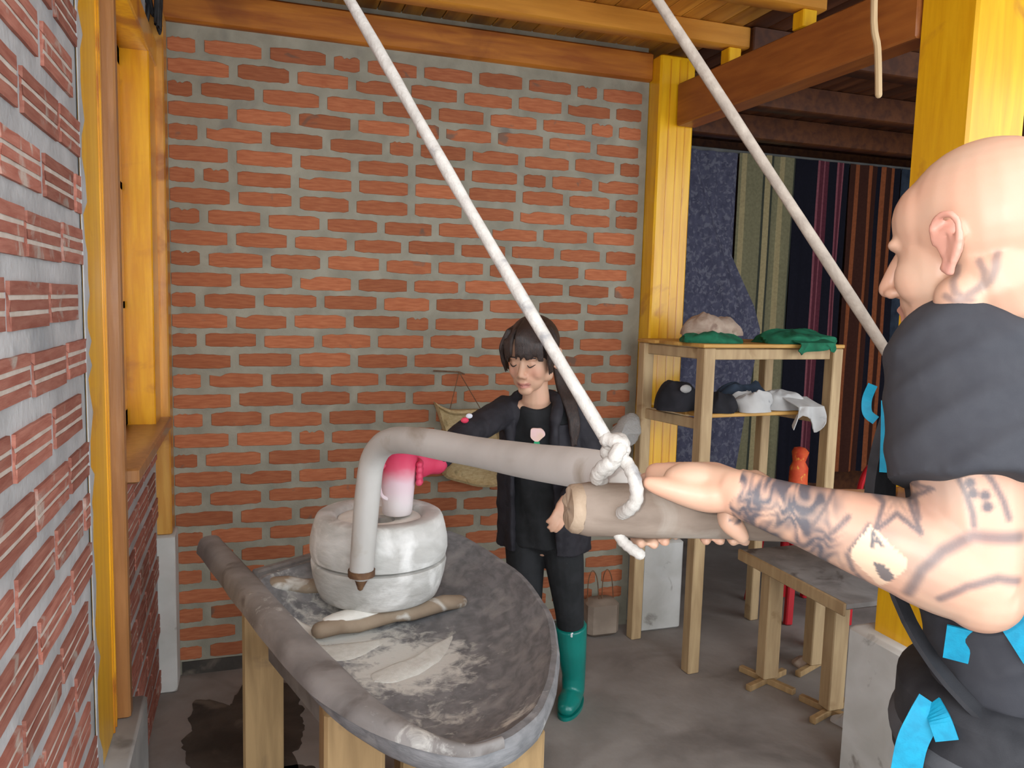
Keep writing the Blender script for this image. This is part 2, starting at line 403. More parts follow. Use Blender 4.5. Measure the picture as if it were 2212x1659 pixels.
# back wall of separate bricks in cement
def brick_mesh(name, L, Hh, seed, axis, ribs=0):
    """one brick face standing proud of the joint; axis 0 lies along X facing -Y, axis 1 lies along Y facing +X"""
    rnd = random.Random(seed); mb = MB(); dep, proud = 0.012, 0.0035
    if not ribs:
        n = 10; top = []; bot = []
        for k in range(n + 1):
            u = -L / 2 + L * k / n
            e = 0.006 * (abs(k / n * 2 - 1) ** 6)
            top.append((u, Hh / 2 - e + rnd.uniform(-0.0035, 0.0015))); bot.append((u, -Hh / 2 + e + rnd.uniform(-0.001, 0.0025)))
        if rnd.random() < 0.3:
            k0 = rnd.randrange(0, n - 2)
            for k in range(k0, k0 + 3): top[k] = (top[k][0], top[k][1] - rnd.uniform(0.004, 0.012))
        out = bot + top[::-1]
        def P(u, v, w): return (u, -w, v)
        A = [P(u, v, -dep) for u, v in out]; B = [P(u, v, proud * 0.5) for u, v in out]; C = [P(u * 0.985, v * 0.93, proud) for u, v in out]
        mb.rings([A, B, C])
    else:
        # extruded section with grooves
        g = 0.0085; sec = []; hh = Hh / ribs
        for k in range(ribs):
            z0 = -Hh / 2 + hh * k
            sec += [(z0 + (g / 2 if k else 0), 0.006, 0), (z0 + hh - (g / 2 if k < ribs - 1 else 0), 0.006, 1)]
        pts = []
        for z0, w, top in sec:
            pts.append((z0, w))
        ln = []
        for k in range(ribs):
            a, b = pts[2 * k], pts[2 * k + 1]
            if k: ln += [(a[0], 0.0042), a]
            else: ln += [(a[0], -dep), a]
            ln += [b]
            if k < ribs - 1: ln += [(b[0], 0.0042)]
            else: ln += [(b[0], -dep)]
        nu = 5
        rows = []
        for i in range(nu + 1):
            u = -L / 2 + L * i / nu; row = []
            for j, (z0, w) in enumerate(ln):
                row.append((w + rnd.uniform(-0.0007, 0.0007), u + rnd.uniform(-0.0025, 0.0025) * (i in (0, nu)), z0 + rnd.uniform(-0.0008, 0.0008)))
            rows.append(row)
        b = len(ln); vs = [p for r in rows for p in r]; base = 0
        mb.v = [V(p) for p in vs]
        for i in range(nu):
            for j in range(b - 1):
                mb.f.append((i * b + j, (i + 1) * b + j, (i + 1) * b + j + 1, i * b + j + 1))
                mb.m.append(1 if (ln[j][1] == 0.0042 and ln[j + 1][1] == 0.0042) else 0)
        mb.f.append(tuple(range(b))); mb.m.append(0)
        mb.f.append(tuple(nu * b + j for j in range(b - 1, -1, -1))); mb.m.append(0)
    return mb.mesh(name, mats=[M['brick']] if not ribs else [M['brick_rib'], M['groove']], smooth=False)

def put(name, me, loc, parent, scale=None):
    o = bpy.data.objects.new(name, me); COL.objects.link(o)
    o.parent = parent; o.location = V(loc) - wloc(parent)
    if scale: o.scale = scale
    return o

WB_R = 1.75
wb = MB(); wb.box((-0.46, YB, 0), (WB_R, YB + 0.11, 2.575)); wb.box((-0.46, YB + 0.04, 2.575), (1.76, YB + 0.11, CEIL + 0.02))
wall_back = wb.build('wall_back', M['mortar'], kind='structure', label='red brick back wall with thick grey cement joints', smooth=False)
full = [brick_mesh('brick', 0.18, 0.058, s, 0) for s in range(9)]
half = [brick_mesh('brick', 0.08, 0.058, 40 + s, 0) for s in range(4)]
rb = random.Random(5)
for k in range(1, 32):
    zc = 0.062 + 0.0803 * (31 - k) + 0.029
    x = -0.055 if k % 2 == 0 else -0.173
    x += rb.uniform(-0.012, 0.012)
    xs = [x]
    while xs[-1] < WB_R: xs.append(xs[-1] + 0.235 + rb.uniform(-0.012, 0.012) - (0.0 if rb.random() > 0.04 else 0.11))
    edges = [-0.285] + xs
    for i in range(len(edges) - 1):
        a, b = edges[i] + (0.0 if i == 0 else 0.0165), min(edges[i + 1] - 0.0165, WB_R - 0.035)
        if b - a < 0.05: continue
        if i == 0: b2 = b
        w = b - a; src = full if w > 0.125 else half; nat = 0.18 if w > 0.125 else 0.08
        dz = rb.uniform(-0.004, 0.004)
        put('brick', rb.choice(src), ((a + b) / 2, YB, zc + dz), wall_back, (w / nat, 1, rb.uniform(0.92, 1.04)))
sk = MB(); sk.box((-0.27, YB - 0.006, 0.0), (1.7, YB, 0.055))
sk.build('baseboard_back', M['damp'], kind='structure', label='dark damp strip along the foot of the brick wall')

# left wall: near stretch, stretch under the window, stretch over it
wl = MB(); wl.box((XL - 0.11, 0.25, 0), (XL, 1.925, 2.70)); wl.box((XL - 0.11, 2.20, 0), (XL, 3.35, 1.06)); wl.box((XL - 0.11, 2.20, 2.44), (XL, 3.35, 2.70))
wall_left = wl.build('wall_left', M['mortar_l'], kind='structure', label='left wall of ribbed red bricks in pale cement', smooth=False)
ribf = [brick_mesh('brick', 0.20, 0.074, 60 + s, 1, 3) for s in range(6)]
LC = 0.113
for k in range(24):
    zc = 0.035 + LC * k + 0.03
    off = 0.0 if k % 2 else 0.13
    y = 0.27 + off + rb.uniform(-0.012, 0.012)
    while y < 1.87:
        a = y + 0.014; b = min(y + 0.262 - 0.014 + rb.uniform(-0.01, 0.01), 1.905)
        if b - a > 0.045:
            put('brick', rb.choice(ribf), (XL, (a + b) / 2, zc + rb.uniform(-0.004, 0.004)), wall_left, (1, (b - a) / 0.20, rb.uniform(0.95, 1.05)))
        y += 0.262
    if zc < 1.0:
        y = 2.34 + off - 0.13
        if off: put('brick', rb.choice(ribf), (XL, 2.275, zc), wall_left, (1, 0.42, 1))
        while y < 3.2:
            a = y + 0.011; b = min(y + 0.224, 3.21)
            if b - a > 0.05: put('brick', rb.choice(ribf), (XL, (a + b) / 2, zc + rb.uniform(-0.003, 0.003)), wall_left, (1, (b - a) / 0.20, 1))
            y += 0.235

# posts and their concrete feet
def wavy_post(mb, x0, x1, y0, y1, z0, z1, m=0):
    return mb.box((x0, y0, z0), (x1, y1, z1), m, 0.006)
pa = empty('corner_post', (XL, 2.06, 0.0), 'yellow varnished post set into the near left brick wall', 'post')
wavy_post(MB(), XL - 0.105, XL + 0.004, 1.915, 2.20, 0.43, 2.72).build('shaft', M['yellow'], parent=pa)
mo = MB()
for yy in (2.135, 2.165): mo.beam((XL + 0.004, yy, 0.43), (XL + 0.004, yy, 2.72), 0.006, 0.008, V((1, 0, 0)), 0, 0.002)
mo.build('moulding', M['amber'], parent=pa)
# mortar smeared over the post edge
sm = MB(); rs = random.Random(11); pts = []
z = 0.43; prev = 1.945
while z < 2.7:
    pts.append((rs.choice((1.917, 1.925, 1.94, 1.96)) + rs.uniform(-0.006, 0.006), z)); z += rs.uniform(0.025, 0.06)
poly = [(1.90, 0.43)] + pts + [(1.90, 2.70)]
A = [(XL + 0.004, y, zz) for y, zz in poly]
sm.prism(A, (0.0025, 0, 0))
sm.build('mortar_smear', M['mortar_l'], parent=wall_left, smooth=False)
MB().box((XL - 0.1, 1.905, 0), (XL + 0.06, 2.33, 0.43), 0, 0.006).build('foot', M['concrete_g'], parent=pa)
MB().box((XL + 0.008, 1.83, 0), (XL + 0.045, 1.904, 0.385), 0, 0.004).build('foot_face', M['concrete'], parent=pa)

M['postb'] = rmat('mottled_orange_pine', (0.50, 0.215, 0.03), (0.62, 0.32, 0.06), 6, 0.4, 0.1, (7, 7, 0.7), c3=(0.33, 0.12, 0.02), spots=(6, 0.56, 0.12), coat=0.3)
pb = empty('corner_post', (-0.315, 3.285, 0.0), 'slim amber post in the far corner on a whitewashed footing', 'post')
MB().box((-0.345, 3.22, 0.63), (-0.287, 3.345, 2.575), 0, 0.005).build('shaft', M['postb'], parent=pb)
MB().box((-0.352, 3.20, 0), (-0.276, 3.345, 0.63), 0, 0.006).build('foot', M['concrete'], parent=pb)

pm = empty('roof_post', (1.84, 3.33, 0.0), 'yellow varnished post at the end of the brick wall', 'post')
MB().box((1.752, 3.25, 0.44), (1.93, 3.43, 2.68), 0, 0.008).build('shaft', M['yellow'], parent=pm)
gr = MB()
for xx in (1.80, 1.845, 1.885): gr.box((xx, 3.2485, 0.46), (xx + 0.006, 3.2515, 2.66))
gr.build('groove', M['amber'], parent=pm, smooth=False)
MB().box((1.765, 3.235, 0), (1.985, 3.45, 0.44), 0, 0.01).build('foot', M['concrete'], parent=pm)

pr = empty('roof_post', (2.05, 1.885, 0.0), 'thick yellow varnished post standing behind the bald man', 'post')
MB().box((1.945, 1.78, 0.50), (2.16, 1.985, 2.72), 0, 0.008).build('shaft', M['yellow'], parent=pr)
MB().box((1.89, 1.72, 0), (2.21, 2.04, 0.52), 0, 0.012).build('foot', M['concrete'], parent=pr)

# window in the left wall
w1 = empty('window_1', (XL, 2.56, 1.08), 'amber wooden casement window with a deep brown sill', None, None, 'structure')
MB().box((XL - 0.11, 2.201, 0.43), (XL + 0.034, 2.245, 2.44), 0, 0.005).build('near_jamb', M['brown'], parent=w1)
MB().box((XL - 0.11, 3.015, 1.06), (XL + 0.025, 3.185, 2.44), 0, 0.004).build('far_jamb', M['amber'], parent=w1)
MB().box((XL - 0.11, 2.246, 2.37), (XL + 0.03, 3.22, 2.46), 0, 0.005).build('header', M['amber'], parent=w1)
MB().box((XL - 0.13, 2.246, 1.055), (XL + 0.062, 3.20, 1.095), 0, 0.005).build('window_sill', M['brown'], parent=w1)
cs = MB()
x0, x1 = XL - 0.105, XL - 0.065
for y0, y1 in ((2.246, 2.29), (2.60, 2.66), (2.965, 3.015)): cs.box((x0, y0, 1.095), (x1, y1, 2.37), 0, 0.003)
for z0, z1 in ((1.095, 1.155), (1.50, 1.53), (1.90, 1.93), (2.31, 2.37)): cs.box((x0, 2.246, z0), (x1, 3.015, z1), 0, 0.003)
cs.build('casement', M['amber'], parent=w1)
for y0, y1 in ((2.29, 2.60), (2.66, 2.965)):
    for z0, z1 in ((1.155, 1.50), (1.53, 1.90), (1.93, 2.31)):
        MB().box((XL - 0.088, y0, z0), (XL - 0.084, y1, z1)).build('pane', M['glass'], parent=w1, smooth=False)

# ceiling: boards, joists, wall plate, tie beam
cl = MB(); cl.box((-0.5, 0.28, CEIL + 0.016), (5.4, 5.6, CEIL + 0.05))
ceiling = cl.build('ceiling', M['plank_shaded'], kind='structure', label='boarded timber ceiling', smooth=False)
x = -0.5; k = 0
while x < 5.3:
    w = rb.uniform(0.085, 0.115)
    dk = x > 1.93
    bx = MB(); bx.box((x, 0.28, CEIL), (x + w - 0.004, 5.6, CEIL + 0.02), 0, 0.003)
    bx.build('plank', M['plank_shaded'] if dk else M['plank'], parent=ceiling)  # boards past the tie beam take the shaded copy
    x += w; k += 1
bm_ = MB(); bm_.box((-0.36, YB - 0.03, 2.575), (1.755, YB + 0.12, 2.70), 0, 0.008)
bm_.build('trim_1', M['beam'], kind='structure', label='long orange brown beam on top of the brick wall')
MB().box((-0.44, 0.28, 2.695), (XL + 0.03, 3.40, CEIL), 0, 0.004).build('trim_2', M['beam'], kind='structure', label='dark wall plate along the left wall')
names = ['ceiling joist nearest the brick wall', 'second ceiling joist from the brick wall', 'third ceiling joist from the brick wall', 'fourth ceiling joist from the brick wall', 'fifth ceiling joist from the brick wall', 'sixth ceiling joist from the brick wall']
for i, yy in enumerate((2.97, 2.50, 2.03, 1.56, 1.09, 0.62)):
    MB().box((-0.44, yy, 2.652), (2.02, yy + 0.075, CEIL + 0.0), 0, 0.005).build('ceiling_joist', M['joist'], loc=(0.8, yy + 0.035, 2.652), label='orange wooden ' + names[i], cat='joist', group='ceiling joists')
for i, yy in enumerate((2.97, 2.50, 2.03)):
    MB().box((1.92, yy + 0.004, 2.585), (1.98, yy + 0.068, 2.651), 0, 0.004).build('bearing_block', M['yellow'], loc=(1.95, yy + 0.03, 2.585), label=('pale yellow block on the tie beam under the ' + names[i]), cat='block', group='blocks under the joists')
tie = MB(); tie.beam((1.885, 3.245, 2.462), (1.985, 1.99, 2.488), 0.185, 0.10, UP, 0, 0.006)
tie.build('trim_3', M['tie'], kind='structure', label='red brown tie beam running from the wall post to the near post')
# unlit room beyond the tie beam; its shade is in the plank colour
dj = ['near the hanging cloths', 'above the wooden rack', 'in the dark ceiling over the red chairs']
for i, (yy, zz) in enumerate(((4.25, 2.60), (3.62, 2.61), (2.95, 2.62))):
    MB().box((2.02, yy, zz), (5.3, yy + 0.10, CEIL), 0, 0.005).build('ceiling_joist', M['plank_shaded'], loc=(3.5, yy + 0.05, zz), label='dark red brown joist ' + dj[i], cat='joist', group='dark joists')
wf = MB(); wf.box((1.75, 5.0, 0), (5.4, 5.1, 2.76)); wf.build('wall_far', M['plank_shaded'], kind='structure', label='dark boarded wall behind the hanging cloths', smooth=False)
wr = MB(); wr.box((5.3, 0.9, 0), (5.4, 5.0, 2.76)); wr.build('wall_right', M['plank_shaded'], kind='structure', label='unseen dark boarded wall added at the right to block light', smooth=False)  # out of view, added to keep stray light out of the room
wi = MB(); wi.box((1.755, 3.46, 0), (1.80, 5.0, 2.74)); wi.build('wall_inner', M['plank_shaded'], kind='structure', label='dark board partition behind the brick wall', smooth=False)
rail = MB(); rail.box((1.82, 4.60, 2.555), (5.28, 4.65, 2.60), 0, 0.004)
rail.build('trim_4', M['rail'], kind='structure', label='grey rail the cloths hang from')
# loose fibre strip dangling from the ceiling, dark cable bundle in the corner
p0 = at(1888, 5, d=1.95); p1 = at(1898, 205, d=1.95)
MB().tube(spline([(p0.x - 0.01, p0.y, 2.735), p0, lerp(p0, p1, 0.5) + V((0.004, 0, 0)), p1], 5), 0.008, 8, 0).build('hanging_strip', M['deal'], loc=(p0.x, p0.y, p1.z), label='short brown strip dangling from the ceiling in front of the tie beam', cat='strip')
cb = MB(); rs = random.Random(3)
for i in range(7):
    a = V((-0.31 + rs.uniform(-0.02, 0.025), 3.17 + rs.uniform(-0.02, 0.02), 2.70))
    cb.tube(spline([a, a + V((rs.uniform(-.02, .02), rs.uniform(-.01, .01), -0.10)), a + V((rs.uniform(-.015, .02), 0, -0.16 - rs.random() * 0.06)), a + V((rs.uniform(-.02, .02), 0.01, -0.10))], 5), 0.007, 7)
cb.build('cable_bundle', rmat('black_cable', (0.01, 0.01, 0.012), (0.03, 0.03, 0.03), 20, 0.6, 0.2), loc=(-0.31, 3.17, 2.5), label='black cable bundle hanging in the far left corner under the ceiling', cat='cable')

# ------------------------------------------------------------------ the quern and its wooden trough
RIMZ = 0.775
tr = empty('wooden_trough', (0.38, 1.95, 0.0), 'large hewn grey wooden trough dusted with flour under the millstone', 'trough')
rim_px = [(560, 1318), (618, 1398), (676, 1462), (722, 1506), (785, 1547), (845, 1580), (930, 1612), (1009, 1628), (1083, 1608), (1131, 1581), (1180, 1533), (1204, 1455), (1209, 1401), (1190, 1318), (1141, 1250), (1083, 1206), (975, 1146), (850, 1158), (740, 1186), (663, 1210), (590, 1232), (540, 1262)]
rim = [at(x, y, z=RIMZ) for x, y in rim_px]
rim2 = spline(rim + [rim[0]], 4)[:-1]
TC = at(840, 1330, z=RIMZ)
tc = V((TC.x, TC.y, 0))
def bowl_ring(s, dz, k=0.0, wob=0.0):
    out = []
    for i, p in enumerate(rim2):
        d = V((p.x, p.y, 0)) - tc
        w = wob * noise.noise(V((p.x * 9, p.y * 9, s * 3)))
        q = tc + d * (s + w)
        out.append(V((q.x, q.y, RIMZ + dz + w * 0.3)))
    return out
bw = MB()
prof = [(1.0, -0.012), (0.985, 0.0), (0.955, 0.0), (0.93, -0.014), (0.86, -0.042), (0.76, -0.075), (0.62, -0.098), (0.42, -0.112), (0.2, -0.118), (0.03, -0.118)]
rs_ = [bowl_ring(s, dz, 0, 0.008 if s > 0.9 else 0) for s, dz in prof]
outer = [bowl_ring(1.0, -0.028, 0, 0.010), bowl_ring(0.985, -0.052, 0, 0.016), bowl_ring(0.88, -0.088, 0, 0.012), bowl_ring(0.68, -0.140), bowl_ring(0.05, -0.160)]
bw.rings(outer[::-1] + rs_)
bw.build('bowl', M['oldwood'], parent=tr)
rail_px = [(452, 1172), (515, 1245), (585, 1328), (655, 1408), (735, 1486), (825, 1552), (925, 1598), (1015, 1618), (1085, 1600)]
rp = spline([at(x, y, z=RIMZ + 0.002) for x, y in rail_px], 5)
rl = MB()
rad = []
for i in range(len(rp)):
    t = i / (len(rp) - 1)
    rad.append((lerp(0.031, 0.036, t * 3) if t < 0.33 else lerp(0.036, 0.007, smooth01((t - 0.33) / 0.62)), lerp(0.024, 0.008, smooth01(t * 1.05))))
rings = []
for i, p in enumerate(rp):
    t = (rp[min(i + 1, len(rp) - 1)] - rp[max(i - 1, 0)]).normalized(); a = t.cross(UP).normalized()
    w, h = rad[i]
    w *= 1 + 0.12 * noise.noise(p * 7)
    sec = [(-w * 0.9, -h * 1.5), (-w * 1.05, -h * 0.5), (-w * 1.08, h * 0.2), (-w * 0.97, h * 0.62), (-w * 0.65, h * 0.88), (-w * 0.1, h * 0.97), (w * 0.45, h * 0.9), (w * 0.85, h * 0.6), (w * 1.05, h * 0.1), (w * 1.2, -h * 0.6), (w * 1.25, -h * 1.2)]
    rings.append([p + a * u + UP * v for u, v in sec])
rl.rings(rings)
rl.build('side_rail', M['rimwood'], parent=tr)
bk = MB(); a_, b_ = at(548, 1250, z=0.745), at(700, 1205, z=0.745)
bk.beam(a_, b_, 0.05, 0.03, UP, 0, 0.006); bk.build('back_board', M['rimwood'], parent=tr)
def leg(mb, x, y, w, top, z0=0.0): return mb.box((x - w / 2, y - w / 2, z0), (x + w / 2, y + w / 2, top), 0, 0.008)
for (x, y, w, top) in ((0.035, 2.58, 0.125, 0.65), (0.225, 1.80, 0.14, 0.622), (0.545, 1.53, 0.10, 0.655), (0.50, 2.36, 0.12, 0.615)):
    leg(MB(), x, y, w, top).build('leg', M['legwood'], parent=tr)
MB().beam(at(595, 1400, d=2.38), at(735, 1560, d=1.86), 0.085, 0.05, UP, 0, 0.012).build('brace', M['rimwood'], parent=tr)

# two bars across the trough carry the stone
B1a, B1b = at(690, 1362, z=0.694), at(995, 1297, z=0.694)
def bar(a, b, lab):
    mb = MB(); pts = [lerp(a, b, k / 8) + V((0, 0, 0.004 * math.sin(k * 2.1))) for k in range(9)]
    mb.tube(pts, [(0.024, 0.021), (0.029, 0.022), (0.030, 0.022), (0.030, 0.022), (0.029, 0.022), (0.030, 0.022), (0.029, 0.022), (0.027, 0.022), (0.022, 0.019)], 12, 0, flat=(a - b).cross(UP))
    return mb.build('support_bar', M['barwood'], loc=(a + b) / 2 - V((0, 0, 0.022)), label=lab, cat='bar', group='bars under the millstone')
bar(B1a, B1b, 'floury wooden bar in front of the millstone, ends across the trough')
B2a = at(592, 1262, z=0.750); B2b = B2a + (B1b - B1a) * 0.8; B2b.z = 0.672
bar(B2a, B2b, 'floury wooden bar behind the millstone, sticking out at its left')

SC = V((0.351, 2.203, 0)); SZ = 0.718
st = empty('millstone', SC + V((0, 0, SZ)), 'round pale stone hand mill coated with flour on wooden bars', 'millstone')
lo = MB(); lo.lathe(SC, [(0.02, SZ), (0.160, SZ), (0.168, SZ + 0.006), (0.178, SZ + 0.03), (0.187, SZ + 0.065), (0.192, SZ + 0.100), (0.191, SZ + 0.106), (0.178, SZ + 0.109), (0.02, SZ + 0.109)], 48)
lo.build('lower_stone', M['stone'], parent=st)
up = MB(); u0 = SZ + 0.112
up.lathe(SC, [(0.02, u0), (0.178, u0), (0.190, u0 + 0.004), (0.195, u0 + 0.025), (0.194, u0 + 0.055), (0.188, u0 + 0.085), (0.181, u0 + 0.110), (0.176, u0 + 0.120), (0.169, u0 + 0.124), (0.135, u0 + 0.124), (0.125, u0 + 0.118), (0.120, u0 + 0.106), (0.045, u0 + 0.100), (0.036, u0 + 0.096), (0.034, u0 + 0.06), (0.01, u0 + 0.06)], 48)
up.build('upper_stone', M['stone'], parent=st)
TOPZ = u0 + 0.124
# side socket the handle bites into
sdir = (at(778, 1230, d=1.99) - V((SC.x, SC.y, 0))); sdir.z = 0; sdir.normalize()
so = MB(); c0 = SC + sdir * 0.15 + V((0, 0, u0 + 0.022)); c1 = SC + sdir * 0.235 + V((0, 0, u0 + 0.022))
so.beam(c0, c1, 0.032, 0.05, UP, 0, 0.004); so.build('side_lug', M['barwood'], parent=st)

# flour lying on the bars, in the stone and in the trough
def flour_pile(name, outline, h, mat, lab, seed, zbase):
    """outline: list of floor points (x, y); domed pile following the surface below through zbase(x, y)"""
    n = len(outline); c = V((sum(p[0] for p in outline) / n, sum(p[1] for p in outline) / n, 0)); mb = MB(); rings = []
    for s, hh in ((1.0, -0.003), (0.97, 0.15), (0.85, 0.5), (0.65, 0.8), (0.4, 0.95), (0.1, 1.0)):
        ring = []
        for p in outline:
            q = c + (V((p[0], p[1], 0)) - c) * s
            z = zbase(q.x, q.y) + (h * hh * (1 + 0.3 * noise.noise(V((q.x * 30, q.y * 30, seed)))) if hh > 0 else hh)
            ring.append(V((q.x, q.y, z)))
        rings.append(ring)
    mb.rings(rings)
    return mb.build(name, mat, kind='stuff', label=lab, cat='flour')
def bowl_z(x, y):
    # height of the bowl surface at a floor point
    d = V((x, y, 0)) - tc; best = None
    ang = math.atan2(d.y, d.x)
    for p in rim2:
        e = V((p.x, p.y, 0)) - tc; da = abs((math.atan2(e.y, e.x) - ang + math.pi) % (2 * math.pi) - math.pi)
        if best is None or da < best[0]: best = (da, e.length)
    s = d.length / best[1]
    for i in range(len(prof) - 1):
        if prof[i][0] >= s >= prof[i + 1][0]:
            t = (prof[i][0] - s) / (prof[i][0] - prof[i + 1][0]); return RIMZ + lerp(prof[i][1], prof[i + 1][1], t)
    return RIMZ - 0.118
def outl(pxs, z, k=4):
    q = spline([at(x, y, z=z) for x, y in pxs] + [at(*pxs[0], z=z)], k)[:-1]
    return [(p.x + 0.006 * noise.noise(p * 40), p.y + 0.006 * noise.noise(p * 40 + V((9, 0, 0)))) for p in q]
flour_pile('flour', outl([(800, 1452), (850, 1432), (925, 1405), (978, 1372), (960, 1415), (905, 1450), (840, 1470), (800, 1466)], 0.665), 0.012, M['flour_y'], 'fan of coarse pale meal spread in the trough in front of the bar', 2, bowl_z)
flour_pile('flour', outl([(690, 1395), (760, 1385), (830, 1375), (800, 1400), (740, 1425), (700, 1420)], 0.665), 0.006, M['flour_y'], 'thin drift of meal by the trough rail under the bar', 5, bowl_z)
flour_pile('flour', outl([(610, 1330), (640, 1335), (690, 1350), (670, 1372), (640, 1352)], 0.69), 0.008, M['flour'], 'white flour drift between the rail and the bar end', 7, bowl_z)
fm = MB(); q0, q1 = lerp(B1a, B1b, 0.04), lerp(B1a, B1b, 0.55)
fm.tube([lerp(q0, q1, k / 8) + V((0, 0.012, 0.019)) for k in range(9)], [(0.014, 0.006), (0.026, 0.010), (0.030, 0.013), (0.032, 0.014), (0.030, 0.012), (0.026, 0.011), (0.022, 0.009), (0.016, 0.007), (0.008, 0.004)], 12, 0, flat=(q0 - q1).cross(UP))
fm.build('flour', M['flour'], kind='stuff', label='bank of white flour piled on the front bar against the stone', cat='flour')
ft = MB(); ft.lathe(SC, [(0.117, TOPZ - 0.016), (0.09, TOPZ - 0.012), (0.05, TOPZ - 0.020), (0.044, TOPZ - 0.023)], 36, 0, False)
ft.build('flour', M['flour'], kind='stuff', label='ring of flour in the hollow on top of the millstone', cat='flour')

# ------------------------------------------------------------------ bent crank pole, log handle, ropes
cp = empty('crank_pole', at(778, 1240, d=1.985), 'bent pale wooden crank pole reaching from the millstone to the log', 'pole')
LOGA, LOGB = at(1226, 1098, d=1.06), at(2150, 1128, d=1.20)
pp = spline([at(781, 1232, d=1.965), at(787, 1150, d=1.962), at(795, 1060, d=1.958), at(806, 992, d=1.945), at(838, 955, d=1.90), at(900, 953, d=1.81), at(1000, 971, d=1.66), at(1150, 997, d=1.42), at(1300, 1020, d=1.19), at(1352, 1062, d=1.115)], 6)
ppn = len(pp); MB().tube(pp, [lerp(0.031, 0.034, i / ppn) * (1 + 0.06 * noise.noise(pp[i] * 6)) for i in range(ppn)], 16).build('bent_pole', M['pole'], parent=cp)
q = at(781, 1240, d=1.965)
MB().tube([q + V((0, 0, 0.012)), q - V((0, 0, 0.004))], 0.035, 16, 0, dome=False).build('iron_ring', M['iron'], parent=cp)
MB().tube([q - V((0, 0, 0.004)), q + V((-0.003, 0, -0.036))], [0.022, 0.008], 12).build('iron_tip', M['iron'], parent=cp)

lg = empty('log_handle', LOGA, 'thick brown log handle hung on ropes and gripped by the bald man', 'log')
ld = (LOGB - LOGA).normalized()
lm = MB(); pts = [LOGA + ld * 0.016, LOGA + ld * 0.03] + [lerp(LOGA, LOGB, k / 12) for k in range(1, 13)]
lm.tube(pts, [0.0345, 0.0375] + [0.0372 + 0.0012 * math.sin(k * 1.7) for k in range(12)], 26, 0, dome=False)
lm.build('log_body', M['log'], parent=lg)
le = MB(); a, b = frame_from(ld, UP); rings = []
for s, off in ((0.0348, 0.016), (0.0335, 0.006), (0.029, 0.001), (0.015, 0.0), (0.003, 0.0005)):
    rings.append([LOGA + ld * (off + 0.004 * noise.noise(V((math.cos(k / 26 * 6.283) * 2, math.sin(k / 26 * 6.283) * 2, off * 40)))) + a * (s * math.cos(2 * math.pi * k / 26)) + b * (s * math.sin(2 * math.pi * k / 26)) for k in range(26)])
le.rings(rings); le.build('cut_end', M['log_end'], parent=lg)

RR = 0.0092
def rope_strand(mb, pts, r, k=6):
    sp = spline(pts, k); mb.tube(sp, [r * (1 + 0.07 * math.sin(i * 1.9)) for i in range(len(sp))], 10)
    return mb
r1 = empty('hanging_rope', at(1325, 985, d=1.04), 'pale rope tied in a knot round the left end of the log', 'rope', 'ropes holding the log')
top = at(755, 0, d=1.30); kn = at(1318, 962, d=1.045)
ext = kn + (top - kn) * ((2.655 - kn.z) / (top.z - kn.z))
rope_strand(MB(), [ext, top, lerp(top, kn, 0.5) + V((0, 0, -0.006)), kn], RR).build('line', M['rope'], parent=r1)
kb = MB()
rope_strand(kb, [at(1310, 950, d=1.045), at(1338, 958, d=1.03), at(1345, 975, d=1.03), at(1325, 995, d=1.025), at(1303, 1010, d=1.03), at(1290, 1030, d=1.05), at(1300, 1040, d=1.085)], RR * 1.12)
rope_strand(kb, [at(1300, 1020, d=1.045), at(1320, 1005, d=1.03), at(1332, 980, d=1.02), at(1345, 958, d=1.035), at(1330, 950, d=1.06), at(1312, 975, d=1.05), at(1325, 1000, d=1.045)], RR * 1.1)
kb.build('knot', M['rope'], parent=r1)
lp = MB()
rope_strand(lp, [at(1340, 985, d=1.035), at(1360, 1010, d=1.02), at(1373, 1045, d=1.005), at(1374, 1080, d=1.0), at(1358, 1100, d=1.008), at(1344, 1108, d=1.028)], RR)
lp.build('loop', M['rope'], parent=r1)
rope_strand(MB(), [at(1330, 1138, d=1.06), at(1342, 1165, d=1.055), at(1360, 1182, d=1.05), at(1382, 1197, d=1.045)], RR * 0.85).build('tail', M['rope'], parent=r1)
P1, P2 = at(1420, 0, d=1.42), at(1905, 745, d=1.28)
dz = (P1 - P2); e1 = P2 + dz * ((2.655 - P2.z) / dz.z); e0 = P2 + dz * ((1.30 - P2.z) / dz.z)
r2 = empty('hanging_rope', e0, 'pale rope running down behind the bald man to the log', 'rope', 'ropes holding the log')
rope_strand(MB(), [e1, P1, P2, e0], RR).build('line', M['rope_d'], parent=r2)

# ------------------------------------------------------------------ rack, bench and the things on them
DEAL = M['deal']
A, B, C = V((1.712, 3.195, 0)), V((1.789, 2.821, 0)), V((2.475, 2.872, 0)); D = A + (C - B)
RT = 1.412
rk = empty('wooden_rack', (A + C) / 2, 'tall raw wooden rack with clothes on its shelves', 'rack')
ax = (C - B).normalized()
for P, w in ((A, 0.052), (B, 0.056), (C, 0.056), (D, 0.05)):
    MB().beam(P, P + V((0, 0, RT - 0.018)), w, w, ax, 0, 0.004).build('leg', DEAL, parent=rk)
def raili(p, q, z, h=0.045, t=0.022, mat=DEAL, nm='rail'):
    return MB().beam(p + V((0, 0, z)), q + V((0, 0, z)), h, t, UP, 0, 0.003).build(nm, mat, parent=rk)
for z in (RT - 0.045, 1.072):
    raili(A, B, z); raili(D, C, z); raili(A, D, z)
raili(B + ax * 0.03, C - ax * 0.03, RT - 0.045, 0.045)
ay = (A - B).normalized()
